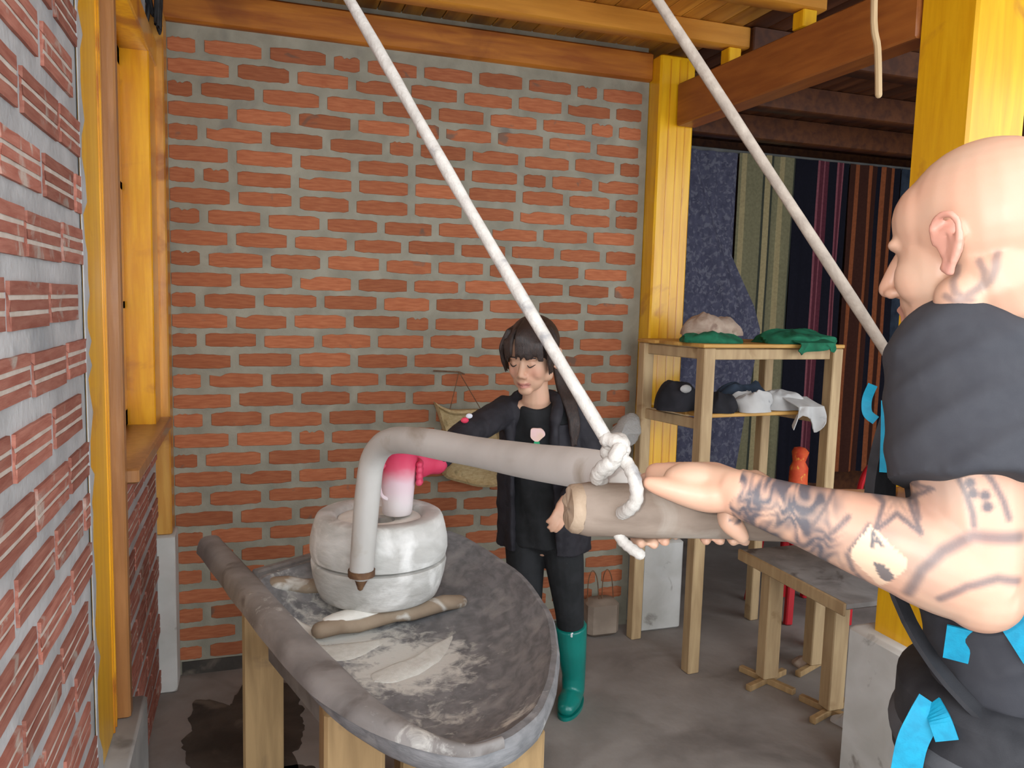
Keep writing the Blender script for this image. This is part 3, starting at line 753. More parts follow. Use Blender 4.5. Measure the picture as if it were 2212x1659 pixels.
def board(z, ext, nm, n, mat):
    p = B - ay * ext - ax * ext; L = (C - B).length + 2 * ext; W = (A - B).length + 2 * ext
    for i in range(n):
        o = p + ay * (W * (i + 0.5) / n); MB().beam(o + V((0, 0, z)), o + ax * L + V((0, 0, z)), 0.016, W / n - 0.004, UP, 0, 0.003).build(nm, mat, parent=rk)
board(RT - 0.009, 0.035, 'top_plank', 3, M['deal_o'])
board(1.103, -0.03, 'shelf_plank', 3, M['deal_o'])

bn = empty('low_table', (2.18, 2.6, 0), 'low raw wooden table with a weathered top under the rack', 'table')
MB().box((1.998, 2.17, 0.505), (2.41, 2.80, 0.53), 0, 0.004).build('table_top', M['rimwood'], parent=bn)
MB().box((1.985, 2.165, 0.485), (1.997, 2.805, 0.533), 0, 0.003).build('edge_strip', DEAL, parent=bn)
for i, (x, y) in enumerate(((2.05, 2.645), (2.135, 2.36), (2.33, 2.70), (2.33, 2.28))):
    lgx = MB(); lgx.beam((x, y, 0.028), (x, y, 0.504), 0.072, 0.06, V((1, 0, 0)), 0, 0.004); lo_ = lgx.build('leg', DEAL, parent=bn)
    for a in ((0.35, 1.92) if i < 2 else (0.4,)):
        dx, dy = math.cos(a) * 0.13, math.sin(a) * 0.13; hz = 0.014 if a < 1 else 0.013
        MB().beam((x - dx, y - dy, hz), (x + dx, y + dy, hz), 0.026, 0.026, UP, 0, 0.003).build('foot_stick', M['legwood'], parent=lo_)

def mound(name, c, rx, ry, h, seed, mat, lab, cat, rot=0.0, amp=0.35, n=40, k=10, freq=5, group=None, fold=0.0, sub=None):
    """a heap of soft cloth or a stuffed bag on a flat support"""
    c = V(c); mb = MB(); rings = []; cr, sr = math.cos(rot), math.sin(rot)
    for i in range(k + 1):
        th = math.pi / 2 * i / k; e = math.cos(th) ** 0.7; zz = math.sin(th)
        ring = []
        for j in range(n):
            a = 2 * math.pi * j / n; u = V((math.cos(a), math.sin(a), zz))
            w = 1 + amp * noise.noise(V((u.x * 1.3, u.y * 1.3, seed + zz))) + fold * math.sin(a * freq + zz * 4 + seed)
            x, y = u.x * rx * max(e, 0.03) * w, u.y * ry * max(e, 0.03) * w
            z = h * zz * (1 + amp * noise.noise(V((u.x * 2 * e, u.y * 2 * e, seed + 5)))) + (0.006 * math.sin(a * freq * 2 + seed) * e if fold else 0) * zz
            ring.append(c + V((x * cr - y * sr, x * sr + y * cr, max(z, 0.0005))))
        rings.append(ring)
    mb.rings(rings)
    if isinstance(sub, bpy.types.Object): return mb.build(name, mat, parent=sub)
    return mb.build(name, mat, loc=c, label=lab, cat=cat, group=group)
M['green'] = rmat('green_cloth', (0.008, 0.11, 0.055), (0.012, 0.17, 0.085), 30, 0.85, 0.3, c3=(0.005, 0.06, 0.03), spots=(12, 0.6, 0.1))
M['sack'] = rmat('beige_sack', (0.36, 0.26, 0.20), (0.46, 0.36, 0.28), 25, 0.9, 0.5, c3=(0.25, 0.17, 0.13), spots=(14, 0.58, 0.1))
M['blackcloth'] = rmat('black_cloth', (0.008, 0.008, 0.011), (0.022, 0.021, 0.027), 12, 0.85, 0.3)
M['greycloth'] = rmat('pale_grey_cloth', (0.42, 0.41, 0.40), (0.56, 0.55, 0.53), 8, 0.9, 0.3, c3=(0.12, 0.13, 0.16), spots=(11, 0.62, 0.1))
M['navy'] = rmat('navy_cloth', (0.012, 0.02, 0.035), (0.03, 0.045, 0.07), 14, 0.9, 0.3)
tz = RT - 0.001
def on_rack(s, t, z): return B + ax * s + ay * t + V((0, 0, z))
mound('green_cloth', on_rack(0.10, 0.10, tz), 0.155, 0.10, 0.045, 1.3, M['green'], 'green cloth spread under the beige sack on the rack', 'cloth', 0.1, 0.25, fold=0.07)
mound('sack', on_rack(0.12, 0.13, tz + 0.030), 0.135, 0.09, 0.085, 4.2, M['sack'], 'lumpy beige sack lying on green cloth on top of the rack', 'sack', 0.05, 0.3, fold=0.05)
gc = mound('green_cloth', on_rack(0.53, 0.08, tz), 0.20, 0.11, 0.055, 7.7, M['green'], 'green cloth heaped at the right end of the rack top', 'cloth', 0.0, 0.35, fold=0.09)
# the part of it hanging over the edge
def over_edge(s0, s1, drop, z, mat, parent, seed, t0=-0.045):
    def fn(u, v):
        s = lerp(s0, s1, u); w = 0.020 * math.sin(u * 11 + seed) * v; s += 0.02 * math.sin(v * 4 + u * 5) * v
        dr = drop * (0.35 + 0.65 * (1 - abs(2 * ((u * 1.15 + seed * 0.21) % 1.0) - 1)) + 0.25 * noise.noise(V((u * 4, seed, 0))))
        if v < 0.4: return on_rack(s, lerp(0.06, t0, v / 0.4), z + 0.03 * (1 - v / 0.4) + 0.006)
        k = (v - 0.4) / 0.6
        return on_rack(s, t0 - 0.006 - w, z + 0.006 - dr * k)
    m = MB(); m.sheet(fn, 16, 12, 0.004); return m.build('overhang', mat, parent=parent)
over_edge(0.42, 0.63, 0.05, tz, M['green'], gc, 1.0, -0.05)
sz = 1.112
bb = mound('black_bag', on_rack(0.02, 0.19, sz), 0.105, 0.085, 0.125, 9.1, M['blackcloth'], 'stuffed black bag with a pale print on the rack shelf', 'bag', 0.2, 0.3)
pc = on_rack(-0.005, 0.105, sz + 0.10)
MB().ell(pc, (0.028, 0.012, 0.018), None, 10, 6).build('print', M['greycloth'], parent=bb)
mound('black_cloth', on_rack(0.16, 0.10, sz), 0.09, 0.075, 0.075, 3.3, M['blackcloth'], 'folded black cloth behind the front upright of the rack', 'cloth', 0.0, 0.3, fold=0.05)
mound('grey_clothes', on_rack(0.32, 0.08, sz), 0.10, 0.065, 0.085, 6.5, M['greycloth'], 'crumpled grey and white printed cloth in the middle of the shelf', 'cloth', -0.1, 0.4, fold=0.09)
mound('navy_cloth', on_rack(0.35, 0.17, sz), 0.15, 0.06, 0.115, 2.5, M['navy'], 'dark navy cloth heaped at the back of the shelf', 'cloth', -0.2, 0.4, fold=0.06)
wc = mound('white_cloth', on_rack(0.50, 0.10, sz), 0.115, 0.06, 0.085, 8.8, M['greycloth'], 'pale grey cloth sagging over the right end of the shelf', 'cloth', -0.25, 0.35, fold=0.07)
over_edge(0.47, 0.61, 0.12, sz + 0.02, M['greycloth'], wc, 3.0, -0.02)

# clear plastic bag hooked on the back upright
pb_m, _nt, _b = newmat('clear_plastic'); _b.inputs['Base Color'].default_value = (0.75, 0.75, 0.72, 1); _b.inputs['Roughness'].default_value = 0.25; _b.inputs['Transmission Weight'].default_value = 0.6
_n = nd(_nt, 'ShaderNodeTexNoise', Scale=18, Detail=4); _bp = nd(_nt, 'ShaderNodeBump', Strength=0.6, Distance=0.01); _nt.links.new(_n.outputs['Fac'], _bp.inputs['Height']); _nt.links.new(_bp.outputs['Normal'], _b.inputs['Normal'])
pbm = MB(); c = V((1.61, 3.21, 0.97)); rings = []
for i in range(12):
    t = i / 11; r = 0.012 + 0.06 * math.sin(math.pi * min(1, (1 - t) * 1.12)) ** 0.6 if t < 0.99 else 0.012
    ring = []
    for j in range(20):
        a = 2 * math.pi * j / 20; w = 1 + 0.35 * noise.noise(V((math.cos(a) * 1.6, math.sin(a) * 1.6, t * 5)))
        ring.append(c + V((math.cos(a) * r * w + 0.05 * t, math.sin(a) * r * 0.7 * w, 0.19 * t - 0.09)))
    rings.append(ring)
pbm.rings(rings)
pbm.build('plastic_bag', pb_m, loc=c - V((0, 0, 0.09)), label='clear plastic bag hanging beside the rack by the brick wall', cat='bag')

# wooden slab with wire handles leaning on the wall
sl = empty('wooden_block', (1.57, 3.27, 0), 'weathered wooden block with wire handles against the brick wall', 'block')
MB().box((1.495, 3.225, 0), (1.655, 3.33, 0.175), 0, 0.02).build('block_body', rmat('grey_tan_block', (0.22, 0.17, 0.13), (0.34, 0.27, 0.21), 8, 0.85, 0.3), parent=sl)
for xx in (1.53, 1.605):
    MB().tube(spline([(xx - 0.03, 3.27, 0.17), (xx - 0.022, 3.28, 0.27), (xx, 3.285, 0.31), (xx + 0.022, 3.28, 0.27), (xx + 0.03, 3.27, 0.17)], 5), 0.0025, 6).build('wire_handle', M['iron'], parent=sl)

# woven basket hung on the wall by wires
M['straw'] = rmat('woven_straw', (0.44, 0.32, 0.155), (0.56, 0.44, 0.24), 60, 0.8, 0.6, (1, 1, 2.2), spots=(20, 0.6, 0.1), c3=(0.26, 0.20, 0.09))
bs = empty('woven_basket', at(1000, 1045, Y=3.31), 'flat woven straw basket hanging on the wall behind the girl', 'basket')
ol = [at(x, y, Y=3.315) for x, y in ((938, 868), (975, 885), (1060, 890), (1085, 960), (1080, 1040), (1040, 1050), (1000, 1042), (957, 1026), (975, 990), (958, 930))]
ol2 = spline(ol + [ol[0]], 4)[:-1]; cc = sum(ol2, V((0, 0, 0))) / len(ol2)
bm2 = MB(); bm2.rings([[p + V((0, 0.02, 0)) for p in ol2], [p + V((0, -0.02, 0)) for p in ol2], [cc + (p - cc) * 0.93 + V((0, -0.028, 0)) for p in ol2], [cc + (p - cc) * 0.86 + V((0, -0.012, 0)) for p in ol2], [cc + (p - cc) * 0.3 + V((0, 0.008, 0)) for p in ol2]])
bm2.build('basket_body', M['straw'], parent=bs)
nail = at(990, 803, Y=3.345)
for x, y in ((972, 884), (1042, 890)): MB().tube([at(x, y, Y=3.30), nail + V((0, -0.012, 0))], 0.0018, 6).build('wire', M['iron'], parent=bs)
MB().tube([at(937, 801, Y=3.335), nail + V((0, -0.01, 0)), at(1003, 808, Y=3.335)], 0.003, 6).build('twig', M['iron'], parent=bs)

# ------------------------------------------------------------------ cloths on the rail, red plastic furniture
def stripe_mat(name, stops, x0, x1, rough=0.9, pat=None):
    m, nt, b = newmat(name); L = nt.links
    g = nd(nt, 'ShaderNodeNewGeometry'); sp = nd(nt, 'ShaderNodeSeparateXYZ'); L.new(g.outputs['Position'], sp.inputs[0])
    mr = nd(nt, 'ShaderNodeMapRange'); mr.inputs['From Min'].default_value = x0; mr.inputs['From Max'].default_value = x1
    L.new(sp.outputs['X'], mr.inputs['Value'])
    r = nt.nodes.new('ShaderNodeValToRGB'); r.color_ramp.interpolation = 'CONSTANT'
    while len(r.color_ramp.elements) > 1: r.color_ramp.elements.remove(r.color_ramp.elements[0])
    r.color_ramp.elements[0].position = stops[0][0]; r.color_ramp.elements[0].color = (*stops[0][1], 1)
    for p, c in stops[1:]: e = r.color_ramp.elements.new(p); e.color = (*c, 1)
    L.new(mr.outputs['Result'], r.inputs['Fac']); col = r.outputs['Color']
    n = nd(nt, 'ShaderNodeTexNoise', Scale=60, Detail=4); L.new(g.outputs['Position'], n.inputs['Vector'])
    mx = nd(nt, 'ShaderNodeMix', data_type='RGBA', blend_type='MULTIPLY'); mx.inputs['Factor'].default_value = 0.5
    L.new(col, mx.inputs[6]); L.new(n.outputs['Fac'], mx.inputs[7]); L.new(mx.outputs[2], b.inputs['Base Color'])
    b.inputs['Roughness'].default_value = rough; b.inputs['Specular IOR Level'].default_value = 0.1
    return m
M['batik'] = rmat('indigo_batik', (0.05, 0.05, 0.085), (0.08, 0.08, 0.125), 30, 0.9, 0.2, (1, 1, 0.5), c3=(0.135, 0.135, 0.175), spots=(36, 0.5, 0.12))
kh, kl, dk = (0.235, 0.215, 0.125), (0.42, 0.34, 0.18), (0.06, 0.065, 0.05)
M['khaki'] = stripe_mat('khaki_striped_cloth', [(0, kh), (0.04, kl), (0.12, kh), (0.42, dk), (0.45, kl), (0.55, dk), (0.6, kh), (0.72, kl), (0.8, kh), (0.97, dk)], 3.07, 3.51)
bk_, mn, pk = (0.012, 0.012, 0.02), (0.12, 0.03, 0.045), (0.28, 0.09, 0.11)
M['maroon'] = stripe_mat('black_maroon_striped_cloth', [(0, bk_), (0.40, pk), (0.44, mn), (0.52, pk), (0.55, mn), (0.62, bk_), (0.76, pk), (0.80, mn), (0.86, pk), (0.89, bk_)], 3.51, 3.96)
og = (0.30, 0.09, 0.035); br = (0.06, 0.022, 0.015)
M['rust'] = stripe_mat('brown_rust_striped_cloth', [(0, br), (0.12, og), (0.2, br), (0.36, og), (0.43, br), (0.55, bk_), (0.62, og), (0.70, br), (0.84, og), (0.9, bk_)], 3.96, 4.40)
def hang(name, x0, x1, z1, z0, y, mat, lab, seed, nf, edge=None, amp=0.02):
    def fn(u, v):
        x = lerp(x0, x1, u); zt, zb = z1, z0
        if edge: x = lerp(x0, edge(v), u)
        return V((x, y + amp * math.sin(u * nf * 2 * math.pi + seed) * (0.4 + 0.6 * v) + 0.012 * noise.noise(V((u * 5, v * 3, seed))), lerp(zt, zb, v)))
    mb = MB(); mb.sheet(fn, 44, 14, 0.004)
    return mb.build(name, mat, loc=((x0 + x1) / 2, y, z0), label=lab, cat='cloth', group='cloths on the rail')
hang('hanging_cloth', 2.62, 3.06, 2.57, 0.30, 4.575, M['batik'], 'blue grey batik cloth hanging flat next to the post', 0.5, 3)
hang('hanging_cloth', 2.60, 2.80, 2.53, 0.30, 4.50, M['batik'], 'blue grey batik cloth draped diagonally in front of the flat one', 2.0, 2, edge=lambda v: lerp(2.70, 3.27, min(1, v * 2.1) ** 1.15) if v < 0.48 else 3.27 - 0.3 * (v - 0.48))
hang('hanging_cloth', 3.07, 3.51, 2.575, 0.36, 4.565, M['khaki'], 'khaki cloth with cream stripes on the rail', 1.1, 3, amp=0.014)
hang('hanging_cloth', 3.515, 3.955, 2.575, 0.33, 4.57, M['maroon'], 'black cloth with maroon stripes on the rail', 3.1, 3, amp=0.014)
hang('hanging_cloth', 3.96, 4.40, 2.575, 0.40, 4.565, M['rust'], 'dark brown cloth with rust stripes on the rail', 4.4, 3, amp=0.014)
hang('hanging_cloth', 4.41, 5.0, 2.575, 0.38, 4.57, M['navy'], 'plain dark navy cloth at the end of the rail behind the man', 5.4, 3, amp=0.014)

M['red'] = rmat('red_plastic', (0.40, 0.008, 0.015), (0.46, 0.012, 0.02), 5, 0.35, 0.02)
M['orange'] = rmat('orange_red_cloth', (0.62, 0.05, 0.02), (0.72, 0.12, 0.03), 20, 0.7, 0.3, c3=(0.75, 0.35, 0.05), spots=(40, 0.6, 0.06))
sto = empty('plastic_stool', (2.64, 3.30, 0), 'red plastic stool standing behind the low table', 'stool')
for x, y, x2, y2 in ((2.53, 3.13, 2.57, 3.17), (2.75, 3.13, 2.71, 3.17), (2.53, 3.46, 2.57, 3.42), (2.75, 3.46, 2.71, 3.42)):
    MB().beam((x, y, 0), (x2, y2, 0.44), 0.042, 0.03, V((1, 0, 0)), 0, 0.006).build('leg', M['red'], parent=sto)
MB().box((2.545, 3.15, 0.435), (2.735, 3.44, 0.46), 0, 0.011).build('seat', M['red'], parent=sto)
bu = MB(); bc = V((2.62, 3.235, 0.4605)); bu.lathe(bc, [(0.02, 0), (0.05, 0.0), (0.062, 0.05), (0.060, 0.10), (0.058, 0.16), (0.052, 0.22), (0.046, 0.27), (0.040, 0.31), (0.030, 0.34), (0.036, 0.37), (0.042, 0.39), (0.030, 0.41), (0.008, 0.415)], 20)
for _p in bu.v: _w = 1 + 0.35 * noise.noise((_p - bc) * 16); _p.x = bc.x + (_p.x - bc.x) * _w; _p.y = bc.y + (_p.y - bc.y) * _w
bo = bu.build('cloth_bundle', M['orange'], loc=bc, label='orange red bundle standing on the red stool', cat='bundle')
ch = empty('plastic_chair', (3.040, 3.22, 0), 'red plastic chair with an arched back behind the rack', 'chair')
for x, y, x2, y2 in ((3.22, 3.00, 3.19, 3.04), (2.82, 3.05, 2.85, 3.08), (3.26, 3.38, 3.22, 3.36), (2.86, 3.42, 2.89, 3.39)):
    MB().beam((x, y, 0), (x2, y2, 0.43), 0.04, 0.035, V((1, 0, 0)), 0, 0.006).build('leg', M['red'], parent=ch)
cu = V((0.40, -0.045, 0)).normalized()
se = MB(); se.hexa([(2.835, 3.06, 0.42), (3.210, 3.01, 0.42), (3.240, 3.38, 0.42), (2.870, 3.42, 0.42), (2.835, 3.06, 0.45), (3.210, 3.01, 0.45), (3.240, 3.38, 0.45), (2.870, 3.42, 0.45)]); se.build('seat', M['red'], parent=ch, smooth=False)
p, q = V((2.830, 3.055, 0.44)), V((3.220, 3.005, 0.44))
MB().tube(spline([p, p + V((-0.01, -0.03, 0.28)), p + cu * 0.05 + V((0, -0.045, 0.395)), (p + q) / 2 + V((0, -0.05, 0.43)), q - cu * 0.05 + V((0, -0.045, 0.395)), q + V((0.01, -0.03, 0.28)), q], 6), [(0.02, 0.014)] * 37, 10).build('back_frame', M['red'], parent=ch)
for k in range(3):
    o_ = lerp(p, q, 0.27 + 0.23 * k); MB().beam(o_, o_ + V((0, -0.045, 0.405)), 0.035, 0.01, cu, 0, 0.003).build('back_slat', M['red'], parent=ch)
mound('white_rag', at(1842, 1572, z=0.0), 0.035, 0.075, 0.05, 2.2, M['greycloth'], 'small white rag on the floor beside the concrete post foot', 'rag', 0.5, 0.3)
mound('pale_rag', at(1735, 1437, z=0.0), 0.05, 0.04, 0.035, 5.2, M['sack'], 'small pale rag on the floor under the table', 'rag', 0.2, 0.3)

# ------------------------------------------------------------------ people
def cv(x, d, z=0.0): return RH * x + FH * d + UP * z
def head_shapes(mb, O, fx, fy, fz, s=1.0, fem=False):
    """head with brow, nose, lips, jaw and ears; local x forward, y to the person's left, z up, origin between the ears"""
    R3 = Matrix(((fx.x, fy.x, fz.x), (fx.y, fy.y, fz.y), (fx.z, fy.z, fz.z)))
    def L(x, y, z): return O + (fx * x + fy * y + fz * z) * s
    def E(c, r, **k): mb.ell(L(*c), tuple(q * s for q in (r if isinstance(r, tuple) else (r, r, r))), R3, **k)
    E((-0.018, 0, 0.042), (0.100, 0.077, 0.090), n=24, k=16)
    E((0.028, 0, 0.046), (0.066, 0.067, 0.062), n=20, k=12)
    E((0.036, 0, -0.015), (0.056, 0.066 if fem else 0.062, 0.080), n=20, k=12)
    E((0.048, 0, 0.030), (0.043, 0.054, 0.032), n=16, k=10)
    if fem:
        E((0.044, 0, -0.060), (0.044, 0.054, 0.042), n=16, k=10); E((0.076, 0, -0.088), (0.020, 0.026, 0.018))
        for y in (-1, 1): E((0.0755, y * 0.031, 0.003), 0.0115)
        E((0.010, 0.050, -0.050), 0.026); E((0.010, -0.050, -0.050), 0.026)
    else:
        E((0.040, 0, -0.070), (0.050, 0.052, 0.040), n=16, k=10); E((0.082, 0, -0.096), (0.022, 0.028, 0.020))
        E((-0.002, 0.052, -0.060), 0.030); E((-0.002, -0.052, -0.060), 0.030)
    for y in (-1, 1):
        E((0.077 if not fem else 0.072, y * 0.025, 0.023), (0.015, 0.026, 0.010 if not fem else 0.008))
        E((0.050, y * 0.040, -0.024), (0.033, 0.022, 0.034))
        E((0.104 if not fem else 0.097, y * 0.0115, -0.034), (0.011, 0.009, 0.008))
        # ear: rim, lobe, inner shell
        c = lambda x, z, o=0.0: L(-0.004 + x, y * (0.079 + o), z)
        rim_ = spline([c(0.012, 0.006), c(0.010, 0.026, 0.006), c(-0.006, 0.036, 0.012), c(-0.022, 0.028, 0.016), c(-0.024, 0.004, 0.015), c(-0.014, -0.016, 0.010), c(-0.003, -0.028, 0.004), c(0.006, -0.024, 0.0)], 4)
        mb.tube(rim_, 0.0048 * s, 8)
        E((-0.010, y * 0.080, 0.004), (0.017, 0.006, 0.026))
        mb.tube([c(0.0, -0.022, 0.002), c(-0.004, -0.030, 0.003)], 0.0065 * s, 8)
        mb.tube(spline([c(0.004, 0.014, 0.006), c(-0.010, 0.018, 0.009), c(-0.013, 0.0, 0.010), c(-0.006, -0.012, 0.006)], 4), 0.0035 * s, 6)
    if fem: mb.tube([L(0.082, 0, 0.016), L(0.092, 0, -0.004), L(0.105, 0, -0.027)], [0.008 * s, 0.009 * s, 0.0108 * s], 12)
    else: mb.tube([L(0.086, 0, 0.020), L(0.101, 0, 0.0), L(0.116, 0, -0.026)], [0.010 * s, 0.011 * s, 0.0128 * s], 12)
    zl = -0.060
    mb.tube(spline([L(0.080, -0.024, zl), L(0.096, -0.010, zl + 0.003), L(0.098, 0, zl + 0.002), L(0.096, 0.010, zl + 0.003), L(0.080, 0.024, zl)], 4), [0.003 * s] * 5 + [(0.0045 if fem else 0.006) * s] * 7 + [0.003 * s] * 5, 8)
    mb.tube(spline([L(0.080, -0.020, zl - 0.008), L(0.095, 0, zl - 0.012), L(0.080, 0.020, zl - 0.008)], 5), [0.004 * s] * 3 + [(0.0054 if fem else 0.0068) * s] * 5 + [0.004 * s] * 3, 8)
    E((0.064, 0, -0.048), (0.031, 0.040, 0.032), n=16, k=10)
    return L

def curl_around(c, axis, top, far, r, a0, a1, n=6, slide=0.0):
    """points of a finger closing round a bar: angles from near (0) over the top (90) to the far side (180) and under (270)"""
    near = -far
    return [c + axis * (slide * k / (n - 1)) + (near * math.cos(math.radians(lerp(a0, a1, k / (n - 1)))) + top * math.sin(math.radians(lerp(a0, a1, k / (n - 1))))) * r for k in range(n)]

# ---- the bald man gripping the log
S = at(2070, 800, d=0.95); EL = at(2110, 1252, d=0.87); W = at(1588, 1062, d=0.99)
MF = cv(-0.62, 0.785).normalized(); MR = cv(0.785, 0.62).normalized()
T = S + MR * 0.185 - MF * 0.01
ear = at(2034, 535, d=0.93)
tl = math.radians(10)
HF = cv(-0.56, 0.83).normalized(); HR = cv(0.83, 0.56).normalized()
hx = HF * math.cos(tl) - UP * math.sin(tl); hz = HF * math.sin(tl) + UP * math.cos(tl); hy = -HR
HS = 1.0
HO = ear - hy * 0.080
man = empty('person', (T.x, T.y, 0), 'bald tattooed man in a charcoal shirt and blue backpack pushing the log', 'person')
mb = MB()
HL = head_shapes(mb, HO, hx, hy, hz, HS)
neck0 = V((T.x, T.y, S.z + 0.01)) - MF * 0.015
mb.tube([HL(-0.025, 0, -0.035), lerp(HL(-0.025, 0, -0.035), neck0, 0.5), neck0], [0.066, 0.065, 0.075], 20)
mb.tube([HL(0.02, 0, -0.075), neck0 + MF * 0.05], [0.040, 0.045], 16)
for y in (-1, 1): mb.tube([neck0 + UP * 0.035 + MF * -0.01, V((T.x, T.y, S.z + 0.018)) + MR * (y * 0.12)], [0.055, 0.045], 14)
TZ = lambda z, f=0.0: V((T.x, T.y, z)) + MF * f
mb.tube([TZ(0.86, -0.045), TZ(0.98, -0.045), TZ(1.10, -0.04), TZ(1.24, -0.02), TZ(1.36, 0.0), TZ(1.44, -0.01)], [(0.150, 0.100), (0.152, 0.100), (0.152, 0.102), (0.165, 0.112), (0.172, 0.114), (0.13, 0.085)], 24, flat=MR)
# left arm (nearest), muscular and bare below the sleeve
e1 = (EL - W).normalized()
mb.tube(spline([S, lerp(S, EL, 0.35), lerp(S, EL, 0.7), EL + UP * 0.012], 4), [0.066, 0.067, 0.067, 0.066, 0.064, 0.063, 0.062, 0.061, 0.059, 0.057, 0.055, 0.053, 0.050], 22)
mb.ell(EL - UP * 0.012 + (EL - W).normalized() * 0.006, 0.046, None, 16, 10)
fp = spline([EL - e1 * 0.0, lerp(EL, W, 0.22) + UP * 0.008, lerp(EL, W, 0.5) + UP * 0.004, lerp(EL, W, 0.8), W], 5)
fr = [0.053, 0.056, 0.0585, 0.060, 0.0605, 0.060, 0.058, 0.056, 0.0535, 0.051, 0.048, 0.045, 0.042, 0.039, 0.037, 0.035, 0.0335, 0.0325, 0.0315, 0.031, 0.030]
mb.tube(fp, [(r, r * 0.95) for r in fr[:len(fp)]], 22)
# left hand over the log
ltop = (UP - ld * UP.dot(ld)).normalized(); lfar = ltop.cross(ld); lfar = lfar if lfar.dot(FH) > 0 else -lfar
def logp(px): 
    q = at(px, 1098, d=1.06); k = (q - LOGA).dot(ld); return LOGA + ld * k
LR = 0.0372
knx = [1418, 1452, 1488, 1522]
kn_pts = []
for i, px in enumerate(knx):
    c = logp(px); rr = 0.0095 if i < 3 else 0.0082
    ang0 = (78, 84, 88, 92)[i]
    kp = c + (-lfar * math.cos(math.radians(ang0)) + ltop * math.sin(math.radians(ang0))) * (LR + 0.019) + lfar * 0.002
    kn_pts.append(kp)
    ch_ = curl_around(c, ld, ltop, lfar, LR + rr * 0.9, ang0 + 12, (282, 280, 262, 245)[i], 8, -0.012)
    mb.tube(spline([kp] + ch_, 2), [0.0125, 0.0115] + [lerp(rr * 1.1, rr * 0.88, k / 14) for k in range(15)], 12)
wr = W
for i, kp in enumerate(kn_pts):
    mb.tube([wr + UP * 0.002, lerp(wr, kp, 0.5) + ltop * 0.004, kp], [(0.027, 0.024), (0.024, 0.020), (0.0165, 0.0155)], 14)
mb.ell(lerp(wr, (kn_pts[0] + kn_pts[3]) / 2, 0.5) - lfar * 0.010 - ltop * 0.004, (0.040, 0.026, 0.024), None, 16, 10)
# thumb lies along the near side of the log
tb = [lerp(wr, kn_pts[0], 0.18) - lfar * 0.012 - ltop * 0.006, at(1520, 1072, d=1.0), at(1462, 1060, d=1.004), at(1404, 1044, d=1.012)]
mb.tube(spline(tb, 4), [0.021, 0.022, 0.0225, 0.022, 0.021, 0.020, 0.019, 0.018, 0.0165, 0.0150, 0.0138, 0.0122, 0.0105], 14)
mb.ell(at(1500, 1035, d=1.022), (0.042, 0.028, 0.023), Matrix((RH, FH, UP)).transposed(), 18, 12)
# right arm behind, hand further along the log
SR = T + MR * 0.185; WR = logp(1690) + ltop * 0.022 - lfar * 0.050
mid = (SR + WR) / 2; ER = mid - UP * 0.150 + cv(0.05, 0.08)
mb.tube(spline([SR, lerp(SR, ER, 0.5), ER], 5), [0.064, 0.063, 0.062, 0.060, 0.058, 0.056, 0.054, 0.052, 0.050, 0.048, 0.046], 18)
mb.tube(spline([ER, lerp(ER, WR, 0.35), WR], 5), [0.046, 0.050, 0.052, 0.050, 0.047, 0.043, 0.039, 0.036, 0.033, 0.031, 0.029], 18)
for i, px in enumerate((1555, 1590, 1625, 1655)):
    c = logp(px + 20); rr = 0.0092
    kp = c + ltop * (LR + 0.016) + lfar * 0.004
    mb.tube(spline([kp] + curl_around(c, ld, ltop, lfar, LR + rr * 0.9, 102, 255, 7), 2), [0.012] + [lerp(0.011, 0.0083, k / 13) for k in range(14)], 12)
    mb.tube([WR, lerp(WR, kp, 0.5) + ltop * 0.004, kp], [(0.024, 0.02), (0.02, 0.016), 0.013], 12)
th = [WR - lfar * 0.012, at(1600, 1080, d=1.035), at(1572, 1118, d=1.022), at(1590, 1143, d=1.018), at(1604, 1160, d=1.018)]
mb.tube(spline(th, 4), [0.017] * 4 + [0.0155] * 4 + [0.0145] * 4 + [0.0135, 0.0125, 0.0115, 0.0105, 0.0098], 14)
# legs
for y in (-1, 1):
    hp = TZ(0.88, -0.03) + MR * (y * 0.09); kn_ = hp + MF * (0.06 if y < 0 else -0.06) - UP * 0.42; an = V((kn_.x, kn_.y, 0.09)) - MF * 0.06
    mb.tube([hp, lerp(hp, kn_, 0.5), kn_, lerp(kn_, an, 0.35), an], [0.085, 0.075, 0.056, 0.055, 0.038], 16)

# tattoos, placed on the arm itself: s runs from wrist to elbow, t upward across the outer side
e2 = (UP - e1 * UP.dot(e1)).normalized(); en = e1.cross(e2)
if en.dot(FH) > 0: en = -en
def st(px, py, base=None):
    q = FW * FPX + EX * (px - CX) + EY * (py - CY); pl = (W + EL) / 2 + en * 0.045
    t = (pl - CAM).dot(en) / q.dot(en); p = CAM + q * t - W
    return (p.dot(e1), p.dot(e2))
def poly_in(p, poly):
    x, y = p; ins = False; n = len(poly)
    for i in range(n):
        x1, y1 = poly[i]; x2, y2 = poly[(i + 1) % n]
        if (y1 > y) != (y2 > y) and x < (x2 - x1) * (y - y1) / (y2 - y1) + x1: ins = not ins
    return ins
def sdist(p, a, b):
    ax_, ay_ = a; bx_, by_ = b; dx, dy = bx_ - ax_, by_ - ay_; L2 = dx * dx + dy * dy or 1e-9
    t = max(0, min(1, ((p[0] - ax_) * dx + (p[1] - ay_) * dy) / L2)); return math.hypot(p[0] - ax_ - dx * t, p[1] - ay_ - dy * t)
def pl_(*pts): return [st(*p) for p in pts]
def ldist(p, ln): return min(sdist(p, ln[i], ln[i + 1]) for i in range(len(ln) - 1))
card = pl_((1879, 1134), (1960, 1203), (1955, 1228), (1900, 1275), (1838, 1205), (1838, 1188))
letterA = [pl_((1884, 1180), (1886, 1150)), pl_((1886, 1150), (1905, 1176)), pl_((1886, 1168), (1898, 1166))]
